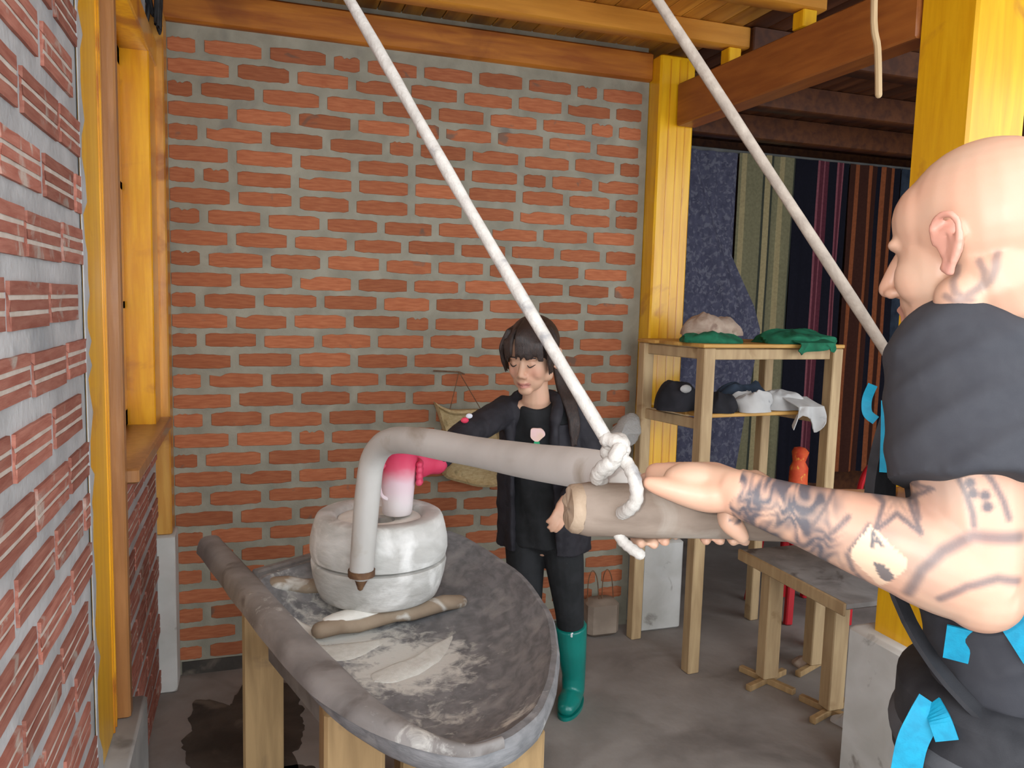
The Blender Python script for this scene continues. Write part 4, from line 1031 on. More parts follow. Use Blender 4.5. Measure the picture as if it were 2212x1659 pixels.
spade = pl_((1888, 1212), (1908, 1218), (1926, 1232), (1935, 1246), (1925, 1255), (1912, 1258), (1901, 1248), (1893, 1232))
star = []
sc_ = st(1936, 1088)
for k in range(10):
    a = math.radians(38 + 36 * k); r = 0.040 if k % 2 == 0 else 0.014; star.append((sc_[0] + math.cos(a) * r, sc_[1] + math.sin(a) * r))
starlines = [[sc_, star[k]] for k in range(0, 10)]
dots = [st(2098, 1050), st(2104, 1072), st(2131, 1077), st(2136, 1101)]
arcs = [(pl_((1962, 1280), (1990, 1225), (2035, 1187), (2104, 1160), (2207, 1172)), 0.011), (pl_((2030, 1290), (2087, 1262), (2156, 1250), (2200, 1262)), 0.008)]
lines = [pl_((2070, 1035), (2090, 1075), (2103, 1115), (2105, 1140)), pl_((2120, 1010), (2150, 1050), (2172, 1090), (2185, 1130)), pl_((1985, 1030), (1975, 1080), (1985, 1125)), pl_((1700, 1190), (1760, 1180), (1800, 1150), (1832, 1120)), pl_((1836, 1190), (1878, 1136)), pl_((1850, 1250), (1880, 1290)), pl_((1850, 1262), (1875, 1300)), pl_((1795, 1075), (1775, 1110), (1745, 1150)), pl_((1830, 1200), (1842, 1240))]
SKIN = V((0.55, 0.325, 0.225)); INK = V((0.055, 0.062, 0.080))
s_w, s_d = st(1585, 1070)[0], st(1835, 1150)[0]
nkn = -MR; nkb = HL(-0.02, 0, -0.09)
def stn(px, py):
    q = FW * FPX + EX * (px - CX) + EY * (py - CY); pl = nkb + nkn * 0.066
    t = (pl - CAM).dot(nkn) / q.dot(nkn); p = CAM + q * t - nkb
    return (p.dot(MF), p.z)
neckl = [[stn(*p) for p in ln] for ln in (((2062, 575), (2062, 605), (2072, 632), (2090, 645)), ((2112, 563), (2124, 585), (2124, 605), (2112, 622), (2095, 640), (2078, 648)), ((2148, 548), (2146, 580), (2136, 605), (2122, 618)), ((2052, 640), (2075, 652), (2100, 648)))]
def man_col(co, nrm, off=None):
    p = co + MOFF; c = SKIN.copy()
    c += V((0.05, -0.01, -0.012)) * noise.noise(p * 22)
    q = p - W; s = q.dot(e1); t = q.dot(e2); on_arm = -0.02 < s < 0.46 and (q - e1 * s).length < 0.22 and nrm.dot(en) > -0.55 and (p - HO).length > 0.25
    lim = s_w + 0.004 * math.sin(t * 160)
    if on_arm:
        ks = max(0.0, min(1.0, s / (EL - W).length)); dseg = (p - W - (EL - W) * ks).length
        ku = max(0.0, min(1.0, (p - EL).dot(S - EL) / (S - EL).length_squared)); dseg = min(dseg, (p - EL - (S - EL) * ku).length)
        on_arm = dseg < (lerp(0.046, 0.080, min(1, ks * 2.2)))
    if on_arm and s > lim and (p - S).length < 0.42 + 0.3:
        u = (s, t); ink = 0.0
        w1 = noise.noise(V((s * 34, t * 34, 1.7))); w2 = noise.noise(V((s * 34, t * 34, 7.7)))
        sw = math.sin((t * 330 + w1 * 7.5) + 2.4 * math.sin(s * 230 + w2 * 5))
        dense = smooth01((s_d + 0.015 - t * 0.35 - s) / 0.05)
        w3 = noise.noise(V((s * 95, t * 95, 2.2))); w4 = noise.noise(V((s * 48 + 3, t * 30, 5.2)))
        ink = max(ink, dense * (0.70 + 0.26 * sw + 0.34 * w3 + 0.65 * min(0.25, w4) + 0.15 * w2))
        sp_ = smooth01((0.30 - s) / 0.1) * (1 - dense)
        ink = max(ink, sp_ * (0.10 + 0.30 * max(0, noise.noise(V((s * 26, t * 40, 3.1))) + 0.2)))
        d = min(ldist(u, l) for l in lines); ink = max(ink, 0.75 * smooth01(1.15 - d / 0.0052))
        for ln, wd in arcs:
            d = ldist(u, ln); ink = max(ink, 0.72 * smooth01(1.1 - d / wd))
        d = math.hypot(u[0] - sc_[0], u[1] - sc_[1])
        if d < 0.045:
            if poly_in(u, star): ink = 0.08 + 0.5 * smooth01(1 - min(ldist(u, l) for l in starlines) / 0.003) * 0.6
            ink = max(ink, 0.8 * smooth01(1.15 - ldist(u, star + star[:1]) / 0.0046))
        for dt in dots: ink = max(ink, 0.85 * smooth01(1.6 - math.hypot(u[0] - dt[0], u[1] - dt[1]) / 0.0052))
        if poly_in(u, card):
            ink = 0.0; c = V((0.66, 0.46, 0.32))
            if poly_in(u, spade): ink = 0.85
            ink = max(ink, 0.9 * smooth01(1.5 - min(sdist(u, l[0], l[1]) for l in letterA) / 0.0018))
        c = c.lerp(INK, max(0, min(0.92, ink)))
    q = p - nkb
    if nrm.dot(nkn) > 0.1 and q.length < 0.16:
        u = (q.dot(MF), q.z); d = min(ldist(u, l) for l in neckl); c = c.lerp(INK, 0.55 * smooth01(1.25 - d / 0.0055))
    h = p - HO; x, y, z = h.dot(hx), h.dot(hy), h.dot(hz)
    if abs(y) > 0.0795 and abs(x + 0.012) < 0.028 and abs(z) < 0.04: c = c.lerp(V((0.60, 0.27, 0.21)), 0.7)
    if x > 0.07 and -0.08 < z < -0.052 and abs(y) < 0.026: c = c.lerp(V((0.5, 0.22, 0.17)), 0.6)
    return c
MOFF = V(man.location)
M['skin'] = attrmat('man_skin', 0.42, 0.12, 0.04)
fuse('body', mb, 0.0034, M['skin'], parent=man, smooth=8, post=lambda me, off: setcol(me, man_col))
for y in (-1, 1): MB().ell(HL(0.071, y * 0.028, 0.002), 0.010, None, 12, 8).build('eye', rmat('eye_white', (0.6, 0.58, 0.55), (0.7, 0.68, 0.65), 5, 0.2, 0.0), parent=man)
bd = MB()
for k in range(9):
    y = (k - 4) * 0.006; bd.tube([HL(0.088 - abs(y) * 0.4, y, -0.088), HL(0.098 - abs(y) * 0.5, y * 0.9, -0.115), HL(0.092, y * 0.6, -0.150)], [0.007, 0.009, 0.003], 8)
fuse('beard', bd, 0.003, rmat('grey_beard', (0.45, 0.42, 0.38), (0.62, 0.60, 0.56), 90, 0.8, 0.5, (3, 3, 0.4)), parent=man, smooth=3)

# his shirt
sh = MB()
sh.tube([TZ(0.93, -0.045), TZ(1.02, -0.045), TZ(1.12, -0.04), TZ(1.24, -0.02), TZ(1.36, 0.0), TZ(1.445, -0.012), TZ(1.495, -0.022)], [(0.172, 0.118), (0.170, 0.117), (0.170, 0.120), (0.180, 0.128), (0.186, 0.130), (0.165, 0.108), (0.085, 0.078)], 28, flat=MR, dome=False)
for sg, Sx, Ex in ((-1, S, EL), (1, SR, ER)):
    sd = (Ex - Sx).normalized()
    sh.tube([V((T.x, T.y, S.z - 0.01)) + MR * (sg * 0.10), Sx + UP * 0.004], [0.085, 0.083], 22)
    rings_r = [0.080, 0.084, 0.086, 0.087, 0.088, 0.088]; Lh = 0.585 * (Ex - Sx).length if sg < 0 else 0.55 * (Ex - Sx).length
    pts = [Sx + UP * 0.012 + sd * (Lh * k / 5) for k in range(6)]
    sh.tube(pts, rings_r, 26, dome=False); sh.ell(pts[0], 0.080, None, 18, 12)
def shirt_post(me, off):
    me.update(); nrm = [v.normal.copy() for v in me.vertices]
    for v, n in zip(me.vertices, nrm):
        p = v.co + off
        rel = p - S; w = rel.dot(MF) * 0.75 + p.z * 1.1 - rel.dot(MR) * 0.3
        f = math.sin(w * 92 + 3.0 * noise.noise(p * 6)) * 0.5 + 0.5
        v.co += n * (0.0085 * (f ** 2) * (0.45 + 0.55 * noise.noise(p * 7 + V((3, 1, 0)))) + 0.0015 * noise.noise(p * 14))
shirt = fuse('t_shirt', sh, 0.0045, rmat('charcoal_jersey', (0.030, 0.030, 0.036), (0.036, 0.036, 0.042), 40, 0.9, 0.25, sub=0.0, bscale=700, bdist=0.001), parent=man, smooth=8, post=shirt_post, label='charcoal short sleeved t-shirt')
M['blue'] = rmat('turquoise_webbing', (0.0, 0.20, 0.33), (0.0, 0.265, 0.42), 60, 0.65, 0.3, bscale=500, bdist=0.001)
M['bblack'] = rmat('black_nylon', (0.014, 0.014, 0.017), (0.030, 0.030, 0.034), 25, 0.75, 0.3, bscale=600, bdist=0.001)
M['bgrey'] = rmat('grey_nylon', (0.05, 0.052, 0.058), (0.075, 0.077, 0.083), 25, 0.75, 0.3, bscale=600, bdist=0.001)
cr = MB(); pts = []
for k in range(25):
    a = 2 * math.pi * k / 24; r1_, r2_ = 0.092, 0.086
    pts.append(V((T.x, T.y, S.z + 0.012)) - MF * 0.022 + MR * (math.cos(a) * r1_) + MF * (math.sin(a) * r2_) + UP * (0.012 - 0.030 * (math.sin(a))))
cr.tube(pts, [(0.006, 0.014)] * 25, 10, ref=UP); cr.build('collar', M['blue'], parent=man, label='turquoise collar')
# trousers and shoes
tp = MB()
for y in (-1, 1):
    hp = TZ(0.90, -0.03) + MR * (y * 0.09); kn_ = hp + MF * (0.06 if y < 0 else -0.06) - UP * 0.44; an = V((kn_.x, kn_.y, 0.10)) - MF * 0.06
    tp.tube([hp, lerp(hp, kn_, 0.5), kn_, lerp(kn_, an, 0.4), an], [0.098, 0.092, 0.078, 0.076, 0.070], 18, dome=False)
    sh_ = MB(); sh_.tube([V((an.x, an.y, 0.045)) - MF * 0.07, V((an.x, an.y, 0.05)), V((an.x, an.y, 0.042)) + MF * 0.10, V((an.x, an.y, 0.032)) + MF * 0.17], [(0.036, 0.044), (0.042, 0.049), (0.046, 0.041), (0.036, 0.031)], 16, flat=MR)
    sh_.build('shoe', M['bblack'], parent=man)
tp.tube([TZ(0.84, -0.03), TZ(0.96, -0.03)], [(0.172, 0.132)] * 2, 24, flat=MR, dome=False)
fuse('trousers', tp, 0.008, M['bblack'], parent=man, smooth=5)

# his backpack: pack, shoulder straps, hip belt and blue webbing
bp = empty('backpack', TZ(0.95, -0.2), 'black backpack with turquoise webbing on the back of the bald man', 'backpack')
pk_ = MB(); pk_.tube([TZ(0.98, -0.27), TZ(1.08, -0.28), TZ(1.30, -0.28), TZ(1.44, -0.265)], [(0.13, 0.085), (0.145, 0.11), (0.14, 0.105), (0.10, 0.07)], 24, flat=MR)
pk_.build('pack', M['bblack'], parent=bp)
for sg in (-1, 1):
    s0 = V((T.x, T.y, 0)) + MR * (sg * 0.105)
    line = spline([s0 - MF * 0.165 + UP * 1.38, s0 - MF * 0.12 + UP * 1.49, s0 - MF * 0.01 + UP * 1.535, s0 + MF * 0.09 + UP * 1.475, s0 + MF * 0.128 + UP * 1.37, s0 + MR * (sg * 0.03) + MF * 0.11 + UP * 1.25, s0 + MR * (sg * 0.072) + MF * 0.03 + UP * 1.14, s0 + MR * (sg * 0.070) - MF * 0.08 + UP * 1.06, s0 - MF * 0.18 + UP * 1.02], 5)
    m_ = MB(); rings = []
    for i, p in enumerate(line):
        t = (line[min(i + 1, len(line) - 1)] - line[max(i - 1, 0)]).normalized(); a = (MR - t * MR.dot(t)).normalized(); b = t.cross(a); w = 0.030 if i < 24 else 0.013; h = 0.007 if i < 24 else 0.003
        rings.append([p + a * (w * u) + b * (h * v) for u, v in ((-1, -1), (1, -1), (1, 1), (-1, 1))])
    m_.rings(rings); so_ = m_.build('shoulder_strap', M['bblack'], parent=bp)
    if sg > 0: continue
    m2 = MB(); rings = []
    for i, p in enumerate(line[2:12]):
        j = i + 2; t = (line[j + 1] - line[j - 1]).normalized(); a = (MR - t * MR.dot(t)).normalized(); b = t.cross(a)
        rings.append([p + a * (0.034 * sg * -0.0 + u) + b * v for u, v in ((-0.036, -0.009), (-0.028, -0.009), (-0.028, 0.009), (-0.036, 0.009))])
    m2.rings(rings); m2.build('strap_edging', M['blue'], parent=so_)
def ribbon(pxs, w, mat, parent, name, th=0.003, tw=None):
    ps = spline([at(x, y, d=d) for x, y, d in pxs], 6); rings = []
    for i, p in enumerate(ps):
        t = (ps[min(i + 1, len(ps) - 1)] - ps[max(i - 1, 0)]).normalized(); vw = (CAM - p); vw.z = 0; vw = (tw or vw).normalized(); b = (vw - t * vw.dot(t)).normalized(); a = t.cross(b)
        rings.append([p + a * (w / 2 * u) + b * (th / 2 * v) for u, v in ((-1, -1), (1, -1), (1, 1), (-1, 1))])
    return MB().rings(rings).build(name, mat, parent=parent, smooth=False)
# strap ends standing off the chest
ribbon([(1885, 832, 1.12), (1873, 862, 1.11), (1874, 892, 1.105), (1892, 908, 1.10)], 0.013, M['blue'], bp, 'strap_end')
ribbon([(1912, 865, 1.06), (1911, 940, 1.06), (1908, 1020, 1.06)], 0.010, M['blue'], bp, 'strap_end')
# hip belt
def belt(r1, r2, z0, z1, mat, name, a0=-1.2, a1=math.pi + 1.2, th=0.02, parent=None):
    m = MB(); rings = []
    for k in range(41):
        a = lerp(a0, a1, k / 40); o = MR * math.cos(a) + MF * math.sin(a)
        c = TZ(0, -0.045) + MR * (math.cos(a) * r1) + MF * (math.sin(a) * r2)
        e = 0.007
        rings.append([c + UP * z0, c + o * th * 0.7 + UP * (z0 + e), c + o * th + UP * (z0 + 2.5 * e), c + o * th + UP * (z1 - 2.5 * e), c + o * th * 0.7 + UP * (z1 - e), c + UP * z1])
    return m.rings(rings).build(name, mat, parent=parent)
bl = belt(0.174, 0.120, 0.955, 1.085, M['bblack'], 'hip_belt', parent=bp, th=0.036)
belt(0.209, 0.155, 0.985, 1.02, M['bgrey'], 'belt_band', parent=bl, th=0.008)
def surf(*obs):
    vs_, fs_ = [], []
    for o in obs:
        b = len(vs_); w = wloc(o); vs_ += [V(v.co) + w for v in o.data.vertices]; fs_ += [tuple(k + b for k in p.vertices) for p in o.data.polygons]
    return BVHTree.FromPolygons(vs_, fs_)
body_bvh = surf(shirt, bl)
def lay(pxs, w, name, lift=0.004, far=0.95):
    """webbing laid on the shirt and belt"""
    out = []
    for x, y in pxs:
        q = (FW * FPX + EX * (x - CX) + EY * (y - CY)).normalized(); h = body_bvh.ray_cast(CAM, q)
        out.append((x, y, ((h[0] - CAM).dot(FH) - lift) if h[0] is not None else far))
    return ribbon(out, w, M['blue'], bp, name)
_h = body_bvh.ray_cast(CAM, (FW * FPX + EX * (2014 - CX) + EY * (1518 - CY)).normalized()); _d = (_h[0] - CAM).dot(FH) if _h[0] is not None else 0.95
ribbon([(2014, 1518, _d - 0.008), (1992, 1558, _d - 0.016), (1968, 1612, _d - 0.018), (1952, 1700, _d - 0.018)], 0.034, M['blue'], bp, 'webbing')
lay([(2012, 1520), (2030, 1555), (2046, 1600)], 0.026, 'webbing', 0.008)
lay([(2082, 1358), (2072, 1428)], 0.036, 'webbing')
lay([(2175, 1325), (2205, 1370), (2240, 1425)], 0.030, 'webbing')

# ---- the girl feeding the mill
GF = cv(-0.30, -0.954).normalized(); GL = cv(0.954, -0.30).normalized()      # facing, and towards her left hand
hipc = at(1172, 1118, d=2.93); chest = at(1166, 955, d=2.87); nb = at(1158, 868, d=2.82)
girl = empty('person', V((hipc.x, hipc.y, 0)), 'smiling girl with a dark fringe and black jacket feeding grain into the mill', 'person')
gx = cv(-0.40, -0.87, -0.24).normalized(); gy = (cv(0.905, -0.425) - gx * cv(0.905, -0.425).dot(gx)).normalized(); gz = gx.cross(gy)
if gz.z < 0: gz = -gz
GS = 1.05
GO = at(1150, 774, d=2.79)
gm = MB(); GLc = head_shapes(gm, GO, gx, gy, gz, GS, fem=True)
gm.tube([GLc(-0.02, 0, -0.03), lerp(GLc(-0.02, 0, -0.03), nb, 0.55), nb], [0.047, 0.044, 0.052], 18)
def gt(t): return lerp(hipc, chest, t)   # along the trunk
gm.tube([gt(-0.25), gt(0.1), gt(0.5), gt(1.0), lerp(chest, nb, 0.55), lerp(chest, nb, 0.95)], [(0.118, 0.085), (0.115, 0.083), (0.103, 0.078), (0.118, 0.085), (0.115, 0.070), (0.05, 0.045)], 22, flat=GL)
shR, shL = at(1092, 888, d=2.84), at(1240, 884, d=2.86)
elR, wrR = at(1008, 935, d=2.62), at(932, 1003, d=2.37)
elL, wrL = at(1287, 1012, d=2.84), at(1226, 1075, d=2.70)
for sh0, el0, wr0 in ((shR, elR, wrR), (shL, elL, wrL)):
    gm.tube([lerp(nb, chest, 0.25), sh0], [0.045, 0.043], 14)
    gm.tube([sh0, lerp(sh0, el0, 0.5), el0, lerp(el0, wr0, 0.4), wr0], [0.042, 0.039, 0.033, 0.033, 0.023], 16)
# feet stand on the floor behind and beside the trough
ftL = at(1237, 1518, z=0.0); ftR = ftL - GL * 0.20 + GF * 0.02
kneeL = at(1230, 1318, d=2.90); kneeR = at(1138, 1318, d=2.92)
hL, hR = hipc + GL * 0.072 - UP * 0.03, hipc - GL * 0.072 - UP * 0.03
for h0, k0, f0 in ((hL, kneeL, ftL), (hR, kneeR, ftR)):
    gm.tube([h0, lerp(h0, k0, 0.5), k0, lerp(k0, f0 + UP * 0.08, 0.35), f0 + UP * 0.08], [0.072, 0.064, 0.046, 0.040, 0.028], 16)
# right hand (gloved) on the jug, left hand relaxed at the hip
hdL = (at(1212, 1108, d=2.66) - wrL).normalized(); pnL = cv(0.3, -0.9, 0.0)
pal = wrL + hdL * 0.045
gm.tube([wrL, pal, wrL + hdL * 0.075], [(0.022, 0.018), (0.032, 0.015), (0.030, 0.012)], 14, flat=hdL.cross(pnL))
sdv = hdL.cross(pnL).normalized(); fwdL = cv(-0.55, -0.35, -0.75).normalized()
for i in range(4):
    k = (i - 1.5); b0 = wrL + hdL * 0.072 + sdv * (k * 0.0155); L_ = (0.058, 0.066, 0.062, 0.048)[i]
    gm.tube(spline([b0, b0 + lerp(hdL, fwdL, 0.4) * (L_ * 0.5), b0 + lerp(hdL, fwdL, 0.55) * (L_ * 0.8) + pnL * -0.006, b0 + lerp(hdL, fwdL, 0.6) * L_ + pnL * -0.014], 3), [0.0085] * 4 + [0.0078] * 3 + [0.0072] * 3, 10)
gm.tube(spline([wrL + hdL * 0.02 - sdv * 0.02, wrL + hdL * 0.045 - sdv * 0.042, wrL + hdL * 0.075 - sdv * 0.050], 3), [0.012, 0.012, 0.0115, 0.011, 0.0105, 0.0095, 0.0085], 10)
GOFF = V(girl.location)
def girl_col(co, n):
    p = co + GOFF; h = p - GO; x, y, z = h.dot(gx) / GS, h.dot(gy) / GS, h.dot(gz) / GS
    c = V((0.60, 0.355, 0.24)) + V((0.03, -0.005, -0.005)) * noise.noise(p * 30)
    ck = math.exp(-(((abs(y) - 0.040) / 0.022) ** 2 + ((z + 0.025) / 0.022) ** 2)) if x > 0.03 else 0
    c = c.lerp(V((0.66, 0.30, 0.22)), 0.5 * ck)
    if x > 0.078 and abs(y) < 0.025 and -0.077 < z < -0.0545:
        c = c.lerp(V((0.55, 0.19, 0.17)), 0.65 * smooth01((0.025 - abs(y)) / 0.006) * smooth01((0.0115 - abs(z + 0.0655)) / 0.004))
        if abs(z + 0.0655) < 0.0024: c = c.lerp(V((0.25, 0.08, 0.07)), 0.7)
    return c
fuse('body', gm, 0.0036, attrmat('girl_skin', 0.5, 0.12, 0.03), parent=girl, smooth=8, post=lambda me, off: setcol(me, girl_col))
M['hair'] = rmat('dark_brown_hair', (0.014, 0.008, 0.006), (0.045, 0.024, 0.018), 60, 0.38, 0.6, (4, 4, 0.5), spec=0.6)
for y in (-1, 1):
    MB().tube(spline([GLc(0.083, y * 0.016, 0.006), GLc(0.092, y * 0.030, -0.002), GLc(0.080, y * 0.046, 0.005)], 4), [0.0008, 0.0014, 0.0018, 0.0022, 0.0024, 0.0022, 0.0018, 0.0014, 0.0009], 6).build('eyelash', M['hair'], parent=girl)
    MB().tube(spline([GLc(0.086, y * 0.014, 0.026), GLc(0.092, y * 0.030, 0.031), GLc(0.080, y * 0.047, 0.026)], 4), 0.0022, 6).build('eyebrow', M['hair'], parent=girl)
# hair: cap, fringe, side locks, ponytail over her left shoulder
hr = MB(); R3 = Matrix(((gx.x, gy.x, gz.x), (gx.y, gy.y, gz.y), (gx.z, gy.z, gz.z)))
hr.ell(GLc(-0.022, 0, 0.052), tuple(q * GS for q in (0.106, 0.086, 0.092)), R3, 24, 16)
rh = random.Random(21)
for k in range(27):
    y = -0.066 + 0.132 * k / 26
    if 0.014 < -y < 0.030: continue
    e = 1 - (y / 0.09) ** 2
    zb = 0.030 + rh.uniform(-0.006, 0.006) - (0.018 if abs(y) > 0.055 else 0)
    hr.tube(spline([GLc(0.010, y * 0.75, 0.135 * e ** 0.3), GLc(0.070 * e + 0.012, y * 0.92, 0.110 * e ** 0.5), GLc(0.098 * e ** 0.5, y, 0.070), GLc(0.102 * e ** 0.5, y + rh.uniform(-0.003, 0.003), zb)], 4), [0.008] * 4 + [0.007] * 4 + [0.0055] * 3 + [0.0045, 0.003], 8)
for y in (-1, 1):
    for k in range(5):
        x = 0.052 - 0.012 * k
        hr.tube(spline([GLc(x - 0.01, y * 0.060, 0.105), GLc(x + 0.005, y * 0.083, 0.055), GLc(x + 0.004, y * 0.084, 0.012), GLc(x - 0.004, y * 0.080, -0.016 - 0.022 * (k < 3))], 4), [0.010] * 6 + [0.008] * 4 + [0.005, 0.004, 0.003], 8)
bun = at(1182, 728, d=2.88)
hr.ell(bun, (0.038, 0.038, 0.040), None, 14, 10)
for k in range(8):
    o = V((rh.uniform(-0.02, 0.02), rh.uniform(-0.015, 0.015), 0))
    hr.tube(spline([bun + o * 0.8, at(1200 + rh.uniform(-6, 6), 770, d=2.87), at(1216 + rh.uniform(-8, 8), 835, d=2.83), at(1236 + rh.uniform(-8, 8), 892, d=2.765), at(1240 + rh.uniform(-9, 9), 950 + rh.uniform(-12, 20), d=2.75)], 5), [0.016] * 8 + [0.015] * 6 + [0.012] * 4 + [0.009, 0.006, 0.003], 9)
fuse('hair', hr, 0.0034, M['hair'], parent=girl, smooth=2, label='dark brown hair with a fringe and a ponytail')

# black t-shirt with a small print
M['tee'] = rmat('black_tee', (0.010, 0.011, 0.012), (0.018, 0.019, 0.021), 20, 0.9, 0.2)
M['jkt'] = rmat('black_jacket', (0.012, 0.011, 0.015), (0.024, 0.022, 0.028), 20, 0.75, 0.25)
ts = MB()
ts.tube([gt(-0.26), gt(-0.1), gt(0.15), gt(0.5), gt(0.95), lerp(chest, nb, 0.50), lerp(chest, nb, 0.80), lerp(chest, nb, 0.97)], [(0.150, 0.108), (0.147, 0.107), (0.140, 0.104), (0.128, 0.100), (0.134, 0.104), (0.132, 0.092), (0.105, 0.072), (0.064, 0.058)], 26, flat=GL, dome=False)
def tee_post(me, off):
    me.update(); ns = [v.normal.copy() for v in me.vertices]
    for v, n in zip(me.vertices, ns):
        p = v.co + off; v.co += n * (0.006 * noise.noise(V((p.x * 9, p.y * 9, p.z * 5))) + 0.003 * math.sin(p.dot(GL) * 60 + p.z * 20))
fuse('t_shirt', ts, 0.0045, M['tee'], parent=girl, smooth=5, post=tee_post)
pc = at(1160, 938, d=2.735)
pm_ = MB(); n_ = (CAM - pc); n_.z = 0; n_.normalize(); sx = n_.cross(UP) * -1
blobp = [pc + sx * (0.026 * math.cos(a) * (1 + 0.12 * math.cos(3 * a))) + UP * (0.024 * math.sin(a) * (1 + 0.15 * math.sin(3 * a))) for a in [2 * math.pi * k / 28 for k in range(28)]]
tpr = pm_.prism(blobp, -n_ * 0.012).build('print', rmat('peach_print', (0.72, 0.52, 0.36), (0.80, 0.55, 0.55), 25, 0.8, 0.0), parent=girl, smooth=False)
MB().prism([pc + UP * -0.026 + sx * u + UP * v for u, v in ((-0.009, 0), (0.009, 0), (0.012, -0.014), (0.007, -0.034), (-0.007, -0.034), (-0.012, -0.014))], -n_ * 0.012).build('print', rmat('green_print', (0.02, 0.30, 0.13), (0.03, 0.38, 0.17), 25, 0.8, 0.0), parent=girl, smooth=False)
# open jacket: shell round the back and sides, collar, sleeves
jk = MB()
def jshell(u, v):
    a = math.radians(lerp(-152, 152, u)); t = lerp(-0.38, 1.28, v)     # angle from the back
    c = gt(t); w = lerp(0.168, 0.150, min(1, v * 1.4)); dp = lerp(0.128, 0.118, v)
    if v > 0.75: k = (v - 0.75) / 0.25; w = lerp(w, 0.128, k); dp = lerp(dp, 0.092, k)
    wave = 0.006 * math.sin(a * 9 + v * 3) * (1 - v)
    return c + GL * (math.sin(a) * (w + wave)) - GF * (math.cos(a) * (dp + wave))
jk.sheet(jshell, 48, 24, 0.013)
for sh0, el0, wr0 in ((shR, elR, wrR), (shL, elL, wrL)):
    jk.tube([lerp(nb, chest, 0.30) + (sh0 - nb) * 0.3, sh0 + UP * 0.004], [0.052, 0.056], 16)
    jk.tube(spline([sh0, lerp(sh0, el0, 0.5), el0, lerp(el0, wr0, 0.5), lerp(el0, wr0, 0.93)], 4), [0.056, 0.056, 0.055, 0.054, 0.053, 0.052, 0.051, 0.050, 0.049, 0.047, 0.046, 0.044, 0.042, 0.040, 0.038, 0.036, 0.034], 18)
for sg in (-1, 1):   # hood and lapel rolls
    jk.tube(spline([nb - GF * 0.075 + UP * 0.02, nb + GL * (sg * 0.075) - GF * 0.01 + UP * 0.012, nb + GL * (sg * 0.088) + GF * 0.055 - UP * 0.06, chest + GL * (sg * 0.080) + GF * 0.100, gt(0.4) + GL * (sg * 0.085) + GF * 0.104, gt(-0.36) + GL * (sg * 0.092) + GF * 0.105], 5), [0.024] * 6 + [0.021] * 5 + [0.016] * 5 + [0.012] * 10, 12)
def jk_post(me, off):
    me.update(); ns = [v.normal.copy() for v in me.vertices]
    for v, n in zip(me.vertices, ns):
        p = v.co + off; v.co += n * (0.005 * noise.noise(p * 16) + 0.0022 * noise.noise(p * 40))
fuse('jacket', jk, 0.0042, M['jkt'], parent=girl, smooth=4, post=jk_post, label='black open jacket')
pt = at(1004, 908, d=2.575)
MB().ell(pt, (0.014, 0.006, 0.010), None, 10, 6).build('sleeve_badge', rmat('red_badge', (0.6, 0.03, 0.08), (0.65, 0.05, 0.1), 20, 0.6, 0.0), parent=girl)
MB().ell(pt + cv(0.014, 0.006, 0.014), (0.012, 0.006, 0.009), None, 10, 6).build('sleeve_badge', rmat('white_badge', (0.6, 0.62, 0.7), (0.7, 0.7, 0.75), 20, 0.6, 0.0), parent=girl)
# leggings and rubber boots
lgm = MB()
for h0, k0, f0 in ((hL, kneeL, ftL), (hR, kneeR, ftR)):
    lgm.tube([h0 + UP * 0.02, lerp(h0, k0, 0.45), k0, lerp(k0, f0 + UP * 0.12, 0.5), f0 + UP * 0.12], [0.082, 0.074, 0.056, 0.048, 0.038], 18)
lgm.tube([hipc + UP * 0.03, hipc - UP * 0.05], [(0.128, 0.095), (0.13, 0.095)], 20, flat=GL)
lo__ = fuse('leggings', lgm, 0.005, M['tee'], parent=girl, smooth=5)
wm = rmat('white_print', (0.55, 0.55, 0.55), (0.7, 0.7, 0.7), 60, 0.6, 0.0)
for x, y in ((1219, 1190), (1222, 1203), (1224, 1216)):
    c = at(x, y, d=2.835); MB().ell(c, (0.005, 0.004, 0.007), None, 8, 5).build('print', wm, parent=lo__)
M['boot'] = rmat('teal_rubber', (0.0, 0.15, 0.125), (0.004, 0.20, 0.165), 6, 0.3, 0.05, spec=0.6)
for i, (f0, k0) in enumerate(((ftL, kneeL), (ftR, kneeR))):
    an_ = f0 + UP * 0.12; top_ = lerp(k0, an_, (k0.z - 0.335) / (k0.z - an_.z)); bm3 = MB(); fd = GF if i == 0 else GF
    bm3.tube([f0 + UP * 0.05 - GF * 0.0, lerp(an_, top_, 0.0), lerp(an_, top_, 0.4), lerp(an_, top_, 0.75), top_], [(0.044, 0.050), (0.046, 0.050), (0.054, 0.056), (0.060, 0.062), (0.063, 0.065)], 20, flat=GL, dome=False)
    bm3.tube([f0 + UP * 0.040 - GF * 0.055, f0 + UP * 0.045, f0 + UP * 0.040 + GF * 0.07, f0 + UP * 0.034 + GF * 0.115], [(0.036, 0.038), (0.042, 0.043), (0.045, 0.037), (0.034, 0.028)], 18, flat=GL)
    bo_ = fuse('rubber_boot', bm3, 0.005, M['boot'], parent=girl, smooth=4, label='teal green rubber boot')
    sp = []
    for k in range(24):
        a = 2 * math.pi * k / 24; sp.append(f0 + GL * (math.cos(a) * 0.046) + GF * (0.035 + math.sin(a) * 0.115) + UP * 0.0)
    MB().prism(sp, (0, 0, 0.014)).build('sole', M['boot'], parent=bo_)
c = at(1236, 1372, d=2.852); MB().ell(c, (0.008, 0.003, 0.010), None, 8, 5).build('boot_mark', wm, parent=girl)

